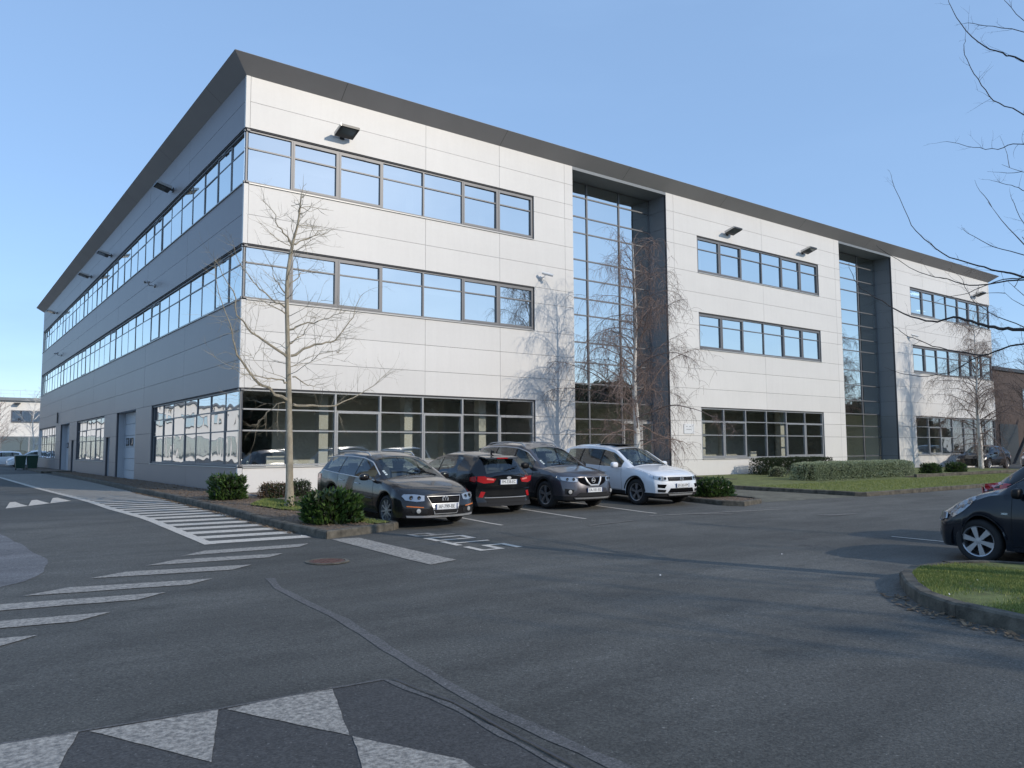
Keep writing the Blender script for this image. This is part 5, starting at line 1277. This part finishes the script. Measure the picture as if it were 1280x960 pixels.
def arcs(c, root, mt, wd=.05):
    """wheel arch lips"""
    for sw in (c.fo, c.fo + c.wb):
        for sd in (-1, 1):
            b = MB(); P = []
            for t in range(4, 177, 8):
                s = sw - c.ar * math.cos(R(t)); z = c.tr + c.ar * math.sin(R(t)); s2 = sw - (c.ar + wd) * math.cos(R(t)); z2 = c.tr + (c.ar + wd) * math.sin(R(t))
                ya, yb = c.side_y(s, max(z, c.rock)), c.side_y(min(max(s2, .02), c.L - .02), max(z2, c.rock)); ya = max(ya, yb)
                P.append([Vector((c.deform(s, ya, z)[0], sd * (ya + .012), z)) * K, Vector((c.deform(s2, yb, z2)[0], sd * (yb + .012), z2)) * K, Vector((c.deform(s2, yb, z2)[0], sd * (yb - .01), z2)) * K])
            for p, q in zip(P, P[1:]): b.quad(p[0], q[0], q[1], p[1]); b.quad(p[1], q[1], q[2], p[2])
            b.build('arch_trim', mt, root)

def mir(poly): return [(-y, z) for y, z in poly][::-1]
GP = 'cars parked before the building front'

# --- dark grey-brown estate car
def estate():
    c = Car(4.77, 1.82, [(0, .70), (.06, .735), (.3, .82), (.8, .925), (1.22, .985), (1.34, 1.03), (2.05, 1.40), (2.45, 1.475), (3.1, 1.49), (3.9, 1.46), (4.28, 1.41), (4.62, 1.03), (4.70, .96), (4.77, .90)],
            [(0, .64), (.3, .73), (1.2, .90), (2.2, .925), (3.5, .955), (4.3, .99), (4.77, .86)], [(0, .86), (1.15, .84), (1.4, .84), (2.05, .665), (3.2, .66), (4.2, .62), (4.5, .72), (4.77, .80)],
            (1.30, 2.08), (4.30, 4.60), [(1.62, 2.50), (2.56, 3.36), (3.42, 4.22)], .95, 2.71, .318, bf=.34, br=.16, leanF=lambda z: max(0, z - .45) * .42 - max(0, .38 - z) * .0 + max(0, .34 - z) * .35, leanR=lambda z: -max(0, z - .62) * .28, rock=.22)
    r = empty('estate_car', label='dark grey estate car with silver roof rails parked nose out beside the big laurel bush', cat='car', group=GP)
    c.body(r, 'paint_brown_grey')
    for s, st in ((c.fo, 'twin'), (c.fo + c.wb, 'twin')):
        for sd in (-1, 1): wheel(r, c, s, sd, 'multi', 'rim_alloy', 10, .232)
    i2 = c.NR[0] + c.NR[1]; i3 = i2 + c.NR[2]
    c.frame_line(r, 'chrome_strip', 1.55, 4.26, i2, 'badge_silver', .013); c.frame_line(r, 'window_trim', 1.5, 4.26, i3 - 1, 'badge_silver', .014)
    for sd in (-1, 1):  # roof rails
        b = MB(); P = []
        for s in np.linspace(2.35, 4.15, 16):
            k = c.keys(s); e = min(1, min(s - 2.35, 4.15 - s) / .14); q = c.deform(s, sd * (k[3][0] - .05), k[3][1] + .012 + .05 * e); P.append(tuple(v * K for v in q))
        b.tube(P, .017 * K, 6); b.build('roof_rail', 'satin_silver', r)
    # grille shield, badge, lamps
    gr = [(-.40, .665), (.40, .665), (.335, .52), (.27, .30), (-.27, .30), (-.335, .52)]
    c.patch(r, 'grille_surround', gr, 'satin_silver', off=.010); 
    g = c.patch(r, 'upper_grille', [(-.385, .655), (.385, .655), (.325, .522), (-.325, .522)], 'grille_black', off=.014)
    c.patch(r, 'lower_grille', [(-.30, .395), (.30, .395), (.25, .32), (-.25, .32)], 'trim_rough', off=.014)
    for zz in (.565, .59, .615):
        b = MB(); P = [tuple(v * K for v in (c.deform(0, y, zz)[0] + .018, y, zz)) for y in np.linspace(-.33, .33, 9)]; b.tube(P, .004, 4); b.build('grille_bar', 'rim_dark', g)
    badge(r, c, 'vw', .592, .07); plate(r, c, 'AF-799-BE', .455)
    for m_ in (lambda p: p, mir):
        h = c.patch(r, 'headlight', m_([(.45, .675), (.62, .70), (.80, .70), (.845, .66), (.80, .585), (.62, .56), (.47, .575)]), 'headlamp_inner', off=.006)
        c.patch(r, 'lens', m_([(.445, .68), (.62, .705), (.81, .705), (.85, .66), (.81, .58), (.62, .555), (.465, .57)]), 'lamp_lens', off=.014, parent=h)
        sgn = 1 if m_([(1, 0)])[0][0] > 0 else -1
        b = MB()
        for yy, rr in ((.56, .04), (.70, .045)): b.lathe([(rr * K, .012), (rr * .8 * K, .018), (0, .010)], (c.deform(0, yy, .63)[0] * K, sgn * yy * K, .63 * K), (1, sgn * .2, .15), 16)
        b.build('reflector', 'trim_black', h)
        c.patch(r, 'side_intake', m_([(.42, .395), (.74, .425), (.70, .33), (.42, .32)]), 'trim_rough', off=.006)
        b = MB(); b.lathe([(.045 * K, 0), (.045 * K, .012), (0, .016)], ((c.deform(0, .60, .375)[0] + .012) * K, sgn * .60 * K, .375 * K), (1, sgn * .3, 0), 18); b.build('fog_lamp', 'headlamp_inner', r)
        c.patch(r, 'indicator_strip', m_([(.50, .455), (.80, .475), (.80, .455), (.50, .437)]), 'orange_lens', off=.008)
    c.patch(r, 'bumper_lip', [(-.80, .275), (.80, .275), (.78, .235), (-.78, .235)], 'satin_silver', off=.014)
    b = MB()
    for z_ in ((.70, -.80), (.70, .80)): pass
    c.sline(r, 'bonnet_seam', [(.28, .725), (.8, .845), (1.25, .90)], .004, 'trim_black', off=-.004)
    seams(c, r, [(1.52, .30, .90, .06), (2.53, .26, .92, 0), (3.36, .62, .94, .05)]); c.sline(r, 'sill_seam', [(1.52, .29), (3.1, .29)], .004, 'trim_black')
    c.sline(r, 'side_moulding', [(1.58, .52), (3.05, .53)], .012, 'paint_brown_grey', off=.002)
    handles(c, r, [(2.22, .80), (3.05, .82)], 'satin_silver'); mirror_pair(r, c, 1.72, .93, 'paint_brown_grey')
    for sd in (-1, 1): c.spatch(r, 'tail_light', [(4.35, .90), (4.7, .88), (4.7, .72), (4.4, .74)], 'tail_red', sd, off=.006)
    interior(r, c, 1.35, 4.4); sticker(c, r, 1.42, -.66); wipers(c, r, 1.34)
    place(r, .97, -8.36 + 2.71 * K / 2, -90)
estate()

# --- small black hatchback seen from behind
def hatch():
    c = Car(4.04, 1.735, [(0, .66), (.3, .80), (.9, .93), (1.05, 1.0), (1.75, 1.36), (2.2, 1.455), (2.8, 1.47), (3.35, 1.43), (3.58, 1.38), (3.86, 1.04), (3.97, .95), (4.04, .93)],
            [(0, .6), (.3, .72), (1.0, .88), (2.0, .91), (3.0, .97), (3.7, 1.03), (4.04, .84)], [(0, .86), (1.0, .84), (1.2, .83), (1.75, .68), (2.8, .66), (3.4, .60), (3.6, .60), (3.85, .70), (4.04, .74)],
            (1.0, 1.75), (3.60, 3.88), [(1.35, 2.12), (2.18, 3.0)], .83, 2.49, .315, bf=.26, br=.20, leanR=lambda z: -max(0, z - .80) * .15 + (.035 if z < .66 else 0) - max(0, .36 - z) * .5, rock=.22)
    r = empty('small_hatchback', label='small black hatchback with red tail lights, between the dark estate and the grey crossover', cat='car', group=GP)
    c.body(r, 'paint_black_blue', low_black=.30)
    for s in (c.fo, c.fo + c.wb):
        for sd in (-1, 1): wheel(r, c, s, sd, 'y', 'rim_dark', 8, .22)
    for m_ in (lambda p: p, mir):
        h = c.patch(r, 'tail_light', m_([(.36, .865), (.60, .905), (.80, .92), (.80, .80), (.66, .755), (.42, .775)]), 'tail_red', front=False, off=.012)
        c.patch(r, 'lens_highlight', m_([(.42, .86), (.60, .882), (.60, .845), (.42, .825)]), 'tail_bright', front=False, off=.016, parent=h)
        c.patch(r, 'rear_fog_lamp', m_([(.60, .55), (.70, .565), (.75, .43), (.66, .42)]), 'tail_red', front=False, off=.012)
    for sd in (-1, 1): c.spatch(r, 'tail_light', [(3.72, .89), (3.96, .925), (4.02, .86), (3.95, .78), (3.74, .80)], 'tail_red', sd, off=.007)
    c.patch(r, 'plate_recess', [(-.30, .86), (.30, .86), (.28, .72), (-.28, .72)], 'paint_black_blue', front=False, off=.004)
    plate(r, c, 'FM-338-EC', .785, front=False); badge(r, c, 'oval', .885, .04, front=False)
    c.patch(r, 'bumper_insert', [(-.62, .41), (.62, .41), (.55, .30), (-.55, .30)], 'trim_rough', front=False, off=.010)
    b = MB(); P = [tuple(v * K for v in (c.deform(c.L, y, .60)[0] - .016, y, .60 + .02 * abs(y))) for y in np.linspace(-.74, .74, 15)]; b.tube(P, .012 * K, 6); b.build('bumper_crease', 'paint_black_blue', r)
    b = MB(); P = [tuple(v * K for v in (c.deform(c.L, y, .415)[0] - .014, y, .415)) for y in np.linspace(-.62, .62, 15)]; b.tube(P, .010 * K, 6); b.build('bumper_strip', 'satin_silver', r)
    b = MB(); P = [tuple(v * K for v in (c.deform(c.L, y, .695)[0] - .006, y, .695)) for y in np.linspace(-.6, .6, 11)]; b.tube(P, .005, 4); b.build('tailgate_seam', 'trim_black', r)
    # roof spoiler with high brake lamp
    b = MB(); z = c.top(3.55); xs = lambda s: (c.x0 - s) * K; w_ = c.wu(3.55) * c.hw * .98
    b.hexa([(xs(3.48), -w_ * K, (z - .03) * K), (xs(3.78), -w_ * .96 * K, (z - .06) * K), (xs(3.78), w_ * .96 * K, (z - .06) * K), (xs(3.48), w_ * K, (z - .03) * K), (xs(3.48), -w_ * K, (z + .004) * K), (xs(3.76), -w_ * .96 * K, (z - .025) * K), (xs(3.76), w_ * .96 * K, (z - .025) * K), (xs(3.48), w_ * K, (z + .004) * K)]); b.build('roof_spoiler', 'paint_black_blue', r)
    b = MB(); b.box(xs(3.79), -.16 * K, (z - .055) * K, xs(3.77), .16 * K, (z - .032) * K); b.build('brake_lamp', 'tail_red', r)
    b = MB(); b.tube([(xs(3.3), 0, (c.top(3.3)) * K), (xs(3.36), 0, (c.top(3.3) + .05) * K)], .02, 6); b.obox((xs(3.37), 0, (c.top(3.3) + .05) * K), (.06 * K, 0, .01), (0, .012, 0), (0, 0, .03 * K)); b.build('roof_aerial', 'trim_black', r)
    b = MB(); b.tube([(xs(3.9), 0, 1.04 * K), (xs(3.86), -.22 * K, 1.09 * K), (xs(3.82), -.42 * K, 1.13 * K)], .010 * K, 5); b.build('rear_wiper', 'trim_black', r)
    seams(c, r, [(1.3, .3, .88, .05), (2.16, .26, .92, 0), (3.0, .62, .96, .06)]); handles(c, r, [(1.82, .80), (2.62, .84)], 'paint_black_blue'); mirror_pair(r, c, 1.42, .90, 'paint_black_blue')
    interior(r, c, 1.0, 3.6); place(r, 3.36, -7.28 + 2.49 * K / 2, 90)
hatch()

# --- grey off-roader
def suv_grey():
    c = Car(4.64, 1.82, [(0, .86), (.06, .90), (.3, .98), (.9, 1.06), (1.1, 1.09), (1.2, 1.13), (1.95, 1.56), (2.4, 1.665), (3.0, 1.68), (3.8, 1.64), (4.2, 1.57), (4.5, 1.12), (4.64, 1.0)],
            [(0, .80), (.3, .88), (1.1, 1.01), (2.5, 1.04), (3.6, 1.08), (4.2, 1.13), (4.64, .95)], [(0, .86), (1.05, .85), (1.25, .85), (1.95, .68), (3.0, .67), (4.1, .63), (4.4, .72), (4.64, .78)],
            (1.15, 1.98), (4.22, 4.46), [(1.50, 2.38), (2.45, 3.3), (3.37, 4.05)], .93, 2.705, .36, bf=.34, br=.18, leanF=lambda z: max(0, z - .55) * .30 + max(0, .36 - z) * .6, leanR=lambda z: -max(0, z - .7) * .2, rock=.26, k1=.70)
    r = empty('grey_crossover', label='metallic grey crossover with chrome vee on its nose, left of the white crossover', cat='car', group=GP)
    c.body(r, 'paint_grey', low_black=.36)
    for s in (c.fo, c.fo + c.wb):
        for sd in (-1, 1): wheel(r, c, s, sd, 'twin', 'rim_alloy', 5, .245)
    arcs(c, r, 'trim_rough', .045); i2 = c.NR[0] + c.NR[1]; i3 = i2 + c.NR[2]
    c.frame_line(r, 'window_trim', 1.5, 4.1, i3 - 1, 'badge_silver', .013)
    for sd in (-1, 1):
        b = MB(); P = []
        for s in np.linspace(2.2, 4.0, 16):
            k = c.keys(s); e = min(1, min(s - 2.2, 4.0 - s) / .14); P.append(tuple(v * K for v in c.deform(s, sd * (k[3][0] - .05), k[3][1] + .012 + .055 * e)))
        b.tube(P, .018 * K, 6); b.build('roof_rail', 'satin_silver', r)
    g = c.patch(r, 'upper_grille', [(-.52, .835), (.52, .835), (.42, .70), (.22, .63), (-.22, .63), (-.42, .70)], 'grille_black', off=.008)
    b = MB(); P = [(.27, .845), (.22, .74), (.13, .645), (-.13, .645), (-.22, .74), (-.27, .845)]
    Q = [tuple(v * K for v in (c.deform(0, y, z)[0] + .024, y, z)) for y, z in P]; b.tube(Q, .024 * K, 8); b.build('chrome_vee', 'badge_silver', r)
    badge(r, c, 'bar', .765, .058); plate(r, c, 'EA-181-EG', .525)
    c.patch(r, 'lower_grille', [(-.46, .46), (.46, .46), (.58, .36), (-.58, .36)], 'trim_rough', off=.010)
    c.patch(r, 'skid_strip', [(-.60, .335), (.60, .335), (.55, .295), (-.55, .295)], 'satin_silver', off=.022)
    for m_ in (lambda p: p, mir):
        sgn = 1 if m_([(1, 0)])[0][0] > 0 else -1
        h = c.patch(r, 'headlight', m_([(.47, .835), (.70, .85), (.86, .845), (.84, .77), (.66, .73), (.50, .735)]), 'headlamp_inner', off=.006)
        c.patch(r, 'lens', m_([(.465, .84), (.70, .855), (.865, .85), (.845, .765), (.66, .725), (.49, .73)]), 'lamp_lens', off=.014, parent=h)
        b = MB()
        for yy in (.58, .72): b.lathe([(.04 * K, .012), (.032 * K, .018), (0, .010)], (c.deform(0, yy, .79)[0] * K, sgn * yy * K, .79 * K), (1, sgn * .25, .1), 16)
        b.build('reflector', 'trim_black', h)
        c.patch(r, 'side_intake', m_([(.60, .53), (.80, .56), (.80, .42), (.66, .40)]), 'trim_rough', off=.006)
        b = MB(); b.lathe([(.05 * K, 0), (.05 * K, .012), (0, .016)], ((c.deform(0, .70, .48)[0] + .012) * K, sgn * .70 * K, .48 * K), (1, sgn * .3, 0), 18); b.build('fog_lamp', 'headlamp_inner', r)
    for sd in (-1, 1): c.spatch(r, 'headlight', [(.02, .835), (.30, .89), (.26, .82), (.04, .76)], 'lamp_lens', sd, off=.008); c.spatch(r, 'tail_light', [(4.25, 1.02), (4.6, 1.0), (4.58, .84), (4.3, .88)], 'tail_red', sd, off=.006)
    c.sline(r, 'bonnet_seam', [(.25, .885), (.8, .985), (1.1, 1.02)], .004, 'trim_black', off=-.004)
    seams(c, r, [(1.42, .38, 1.0, .06), (2.42, .36, 1.03, 0), (3.3, .72, 1.06, .06)]); c.sline(r, 'sill_seam', [(1.42, .375), (3.1, .375)], .005, 'trim_black')
    handles(c, r, [(2.1, .90), (3.0, .93)], 'satin_silver'); mirror_pair(r, c, 1.62, 1.04, 'trim_black', size=(.12, .11, .085))
    interior(r, c, 1.2, 4.2, zb=.66); sticker(c, r, 1.28, -.66); wipers(c, r, 1.19)
    place(r, 5.70, -7.33 + 2.705 * K / 2, -90)
suv_grey()

# --- white crossover
def suv_white():
    c = Car(4.49, 1.84, [(0, .84), (.05, .90), (.3, .97), (.9, 1.055), (1.12, 1.08), (1.22, 1.12), (1.95, 1.53), (2.4, 1.62), (3.0, 1.635), (3.8, 1.60), (4.12, 1.53), (4.4, 1.10), (4.49, 1.0)],
            [(0, .78), (.3, .88), (1.1, 1.0), (2.5, 1.02), (3.6, 1.05), (4.1, 1.08), (4.49, .93)], [(0, .87), (1.05, .86), (1.25, .85), (1.95, .69), (3.0, .68), (4.0, .64), (4.3, .73), (4.49, .78)],
            (1.17, 1.98), (4.14, 4.36), [(1.50, 2.36), (2.42, 3.26), (3.33, 3.95)], .89, 2.68, .355, bf=.26, br=.16, leanF=lambda z: max(0, z - .55) * .22 + max(0, .40 - z) * .5, leanR=lambda z: -max(0, z - .7) * .2, rock=.27, k1=.66)
    r = empty('white_crossover', label='white crossover car parked nose out in the right hand bay before the glazed entrance', cat='car', group=GP)
    c.body(r, 'paint_white', low_black=.37)
    for s in (c.fo, c.fo + c.wb):
        for sd in (-1, 1): wheel(r, c, s, sd, 'twin', 'rim_alloy', 5, .24)
    arcs(c, r, 'trim_rough', .045)
    g = c.patch(r, 'upper_grille', [(-.50, .80), (.50, .80), (.48, .70), (-.48, .70)], 'grille_black', off=.010)
    for zz in (.725, .765):
        b = MB(); P = [tuple(v * K for v in (c.deform(0, y, zz)[0] + .016, y, zz)) for y in np.linspace(-.47, .47, 11)]; b.tube(P, .007, 4); b.build('grille_bar', 'chrome', g)
    badge(r, c, 'vw', .75, .062); plate(r, c, 'EX-265-FM', .575)
    c.patch(r, 'lower_grille', [(-.44, .50), (.44, .50), (.52, .38), (-.52, .38)], 'grille_black', off=.008)
    c.patch(r, 'skid_strip', [(-.5, .345), (.5, .345), (.46, .30), (-.46, .30)], 'satin_silver', off=.020)
    for m_ in (lambda p: p, mir):
        sgn = 1 if m_([(1, 0)])[0][0] > 0 else -1
        h = c.patch(r, 'headlight', m_([(.505, .80), (.70, .82), (.86, .83), (.86, .755), (.70, .705), (.51, .70)]), 'headlamp_inner', off=.006)
        c.patch(r, 'lens', m_([(.50, .805), (.70, .825), (.865, .835), (.865, .75), (.70, .70), (.505, .695)]), 'lamp_lens', off=.014, parent=h)
        b = MB()
        for yy in (.58, .73): b.lathe([(.04 * K, .012), (.032 * K, .018), (0, .010)], (c.deform(0, yy, .76)[0] * K, sgn * yy * K, .76 * K), (1, sgn * .25, .1), 16)
        b.build('reflector', 'trim_black', h)
        c.patch(r, 'side_intake', m_([(.56, .60), (.80, .61), (.80, .52), (.62, .50)]), 'grille_black', off=.006); c.patch(r, 'fog_lamp', m_([(.58, .46), (.80, .47), (.79, .40), (.60, .39)]), 'trim_black', off=.006)
    for sd in (-1, 1): c.spatch(r, 'headlight', [(.02, .82), (.24, .87), (.22, .79), (.04, .75)], 'lamp_lens', sd, off=.008); c.spatch(r, 'tail_light', [(4.12, .98), (4.44, .96), (4.42, .82), (4.15, .86)], 'tail_red', sd, off=.006)
    c.sline(r, 'bonnet_seam', [(.22, .87), (.8, .965), (1.12, 1.01)], .004, 'trim_black', off=-.004); c.sline(r, 'flank_crease', [(1.2, .88), (2.5, .90), (4.0, .92)], .006, 'paint_white', off=-.001)
    seams(c, r, [(1.44, .38, .99, .06), (2.40, .37, 1.01, 0), (3.24, .72, 1.03, .06)]); c.sline(r, 'sill_seam', [(1.44, .385), (3.05, .385)], .005, 'trim_black')
    handles(c, r, [(2.08, .86), (2.95, .88)], 'paint_white'); mirror_pair(r, c, 1.62, 1.03, 'paint_white', size=(.12, .11, .085))
    xs = lambda s: (c.x0 - s) * K; b = MB(); b.box(xs(3.0), -.42 * K, (c.top(2.6) + .002) * K, xs(2.05), .42 * K, (c.top(2.6) + .012) * K); b.build('glass_roof', 'trim_black', r)
    interior(r, c, 1.2, 4.1, zb=.64); sticker(c, r, 1.3, -.66); wipers(c, r, 1.2)
    place(r, 8.38, -7.70 + 2.68 * K / 2, -90)
suv_white()

# --- small rounded navy hatchback at the right edge
def small_blue():
    global K
    K = 1.0
    c = Car(3.72, 1.66, [(0, .66), (.05, .70), (.25, .84), (.6, .95), (.92, 1.02), (1.02, 1.08), (1.5, 1.40), (1.85, 1.51), (2.4, 1.54), (3.0, 1.49), (3.3, 1.40), (3.55, 1.05), (3.72, .95)],
            [(0, .58), (.25, .74), (.9, .93), (1.8, .95), (3.2, 1.0), (3.72, .85)], [(0, .80), (.9, .82), (1.1, .83), (1.6, .72), (2.5, .70), (3.1, .66), (3.5, .74), (3.72, .76)],
            (.98, 1.58), (3.32, 3.54), [(1.18, 1.98), (2.05, 3.0)], .70, 2.43, .297, bf=.34, br=.22, leanF=lambda z: max(0, z - .5) * .35 + max(0, .32 - z) * .3, leanR=lambda z: -max(0, z - .7) * .2, rock=.20, nose_w=.88)
    r = empty('rounded_hatchback', label='small rounded navy blue hatchback beside the grass island at the right edge', cat='car', group='cars parked on the right hand side')
    c.body(r, 'paint_navy')
    for s in (c.fo, c.fo + c.wb):
        for sd in (-1, 1): wheel(r, c, s, sd, 'fat', 'rim_alloy', 6, .205)
    arcs(c, r, 'paint_navy', .02)
    for m_ in (lambda p: p, mir):
        h = c.patch(r, 'headlight', m_([(.40, .645), (.62, .66), (.72, .655), (.74, .58), (.60, .53), (.44, .55)]), 'headlamp_inner', off=.006); c.patch(r, 'lens', m_([(.39, .65), (.62, .665), (.73, .66), (.75, .575), (.60, .525), (.43, .545)]), 'lamp_lens', off=.016, parent=h)
    for sd in (-1, 1):
        h = c.spatch(r, 'headlight', [(.09, .64), (.2, .755), (.36, .84), (.56, .895), (.60, .865), (.48, .775), (.32, .69), (.14, .61)], 'headlamp_inner', sd, off=.004); c.spatch(r, 'lens', [(.08, .645), (.2, .765), (.36, .85), (.57, .905), (.62, .865), (.48, .765), (.32, .68), (.13, .60)], 'lamp_lens', sd, off=.012, parent=h)
        c.spatch(r, 'side_repeater', [(1.02, .705), (1.10, .705), (1.10, .68), (1.02, .68)], 'lamp_lens', sd, off=.012)
    c.patch(r, 'grille', [(-.34, .60), (.34, .60), (.30, .53), (-.30, .53)], 'trim_black', off=.006); c.patch(r, 'lower_grille', [(-.45, .40), (.45, .40), (.42, .28), (-.42, .28)], 'trim_rough', off=.006); plate(r, c, 'BS-410-RH', .46)
    seams(c, r, [(1.13, .30, .92, .02), (2.02, .25, .95, 0)]); c.sline(r, 'sill_seam', [(1.12, .27), (2.7, .27)], .005, 'trim_black')
    handles(c, r, [(1.75, .80), (2.5, .82)], 'paint_navy'); mirror_pair(r, c, 1.25, .93, 'trim_black', out=.13, size=(.09, .09, .07)); interior(r, c, 1.0, 3.4, zb=.56); wipers(c, r, 1.0)
    place(r, 5.50, -16.95 - 2.43 * K / 2, 90)
small_blue()

# --- dark hatchback behind it, tail with red lamp towards the building
def dark_tail():
    c = Car(4.1, 1.76, [(0, .66), (.3, .80), (.9, .95), (1.1, 1.02), (1.8, 1.40), (2.3, 1.49), (3.0, 1.48), (3.3, 1.42), (3.85, 1.02), (3.98, .96), (4.1, .92)],
            [(0, .6), (.3, .72), (1.0, .90), (2.0, .94), (3.0, 1.0), (3.7, .98), (4.1, .82)], [(0, .86), (1.0, .84), (1.75, .68), (2.8, .66), (3.3, .64), (3.85, .76), (4.1, .78)],
            (1.05, 1.8), (3.32, 3.86), [(1.35, 2.12), (2.18, 3.1)], .85, 2.55, .315, bf=.26, br=.18, leanR=lambda z: -max(0, z - .8) * .1, rock=.22)
    r = empty('dark_hatchback', label='dark hatchback showing a red tail light behind the navy car at the right edge', cat='car', group='cars parked on the right hand side')
    c.body(r, 'paint_black_blue')
    for s in (c.fo, c.fo + c.wb):
        for sd in (-1, 1): wheel(r, c, s, sd, 'y', 'rim_alloy', 7, .22)
    for m_ in (lambda p: p, mir): c.patch(r, 'tail_light', m_([(.50, .90), (.80, .93), (.81, .76), (.58, .76)]), 'tail_red', front=False, off=.012)
    for sd in (-1, 1): c.spatch(r, 'tail_light', [(3.46, .97), (3.75, 1.0), (4.04, .96), (4.07, .78), (3.82, .80)], 'tail_red', sd, off=.010)
    plate(r, c, 'CK-502-TV', .60, front=False); seams(c, r, [(1.3, .3, .90, .05), (2.16, .26, .94, 0)]); handles(c, r, [(1.82, .82), (2.7, .85)], 'paint_black_blue'); mirror_pair(r, c, 1.42, .92, 'paint_black_blue'); interior(r, c, 1.05, 3.5)
    place(r, 7.95, -15.9 - (4.1 - .85 - 1.275) * K, -90)
dark_tail()
K = .91

# --- distant cars
def far_car(x, y, hd, paint, label, group, tall=0.0):
    t = tall
    c = Car(4.3, 1.78, [(0, .66), (.3, .82 + t), (.95, .95 + t), (1.1, 1.0 + t), (1.8, 1.40 + t), (2.3, 1.48 + t), (3.2, 1.47 + t), (3.8, 1.38 + t), (4.15, 1.0 + t), (4.3, .9)],
            [(0, .6), (.3, .74 + t), (1.0, .90 + t), (3.0, .97 + t), (4.0, 1.0 + t), (4.3, .8)], [(0, .86), (1.0, .84), (1.75, .68), (2.8, .66), (3.7, .62), (4.1, .74), (4.3, .78)],
            (1.05, 1.8), (3.85, 4.12), [(1.4, 2.2), (2.27, 3.1), (3.18, 3.7)], .86, 2.6, .32 + t * .2, bf=.28, br=.18, rock=.22 + t * .4)
    r = empty('parked_car', label=label, cat='car', group=group); c.body(r, paint)
    for s in (c.fo, c.fo + c.wb):
        for sd in (-1, 1): wheel(r, c, s, sd, 'y', 'rim_alloy', 6, .22)
    for m_ in (lambda p: p, mir): c.patch(r, 'headlight', m_([(.5, .64), (.80, .65), (.82, .58), (.55, .56)]), 'headlamp_inner', off=.008); c.patch(r, 'tail_light', m_([(.55, .84), (.80, .84), (.80, .70), (.6, .70)]), 'tail_red', front=False, off=.01)
    for sd in (-1, 1): c.spatch(r, 'headlight', [(.04, .66), (.32, .72 + t), (.30, .66 + t), (.05, .58)], 'headlamp_inner', sd, off=.008); c.spatch(r, 'tail_light', [(4.0, .84), (4.26, .82), (4.26, .70), (4.02, .72)], 'tail_red', sd, off=.008)
    mirror_pair(r, c, 1.45, .92 + t, paint); interior(r, c, 1.05, 3.8, zb=.5 + t * .6); place(r, x, y, hd)
GF = 'cars parked beyond the far end of the side wall'
far_car(.35, 53.5, 180, 'paint_white', 'white car parked beyond the green bins at the far left', GF, .06)
far_car(.6, 57.0, 180, 'paint_silver', 'silver car parked just behind the white one at the far left', GF)
far_car(-1.6, 60.5, 180, 'paint_white', 'white car half hidden behind the others at the far left', GF)
far_car(2.6, 66.0, 180, 'paint_black_blue', 'dark tall car in the rearmost row at the far left', GF, .18)
far_car(-3.3, 67.0, 180, 'paint_black_blue', 'dark car cut by the left edge before the white warehouse', GF)
GR = 'cars parked at the far right end'
far_car(42.6, -1.55, 180, 'paint_black_blue', 'dark car parked behind the right hand birch trunk', GR, .05)
far_car(46.5, -3.4, 180, 'paint_silver', 'silver car parked beyond the dark car at the far right', GR)
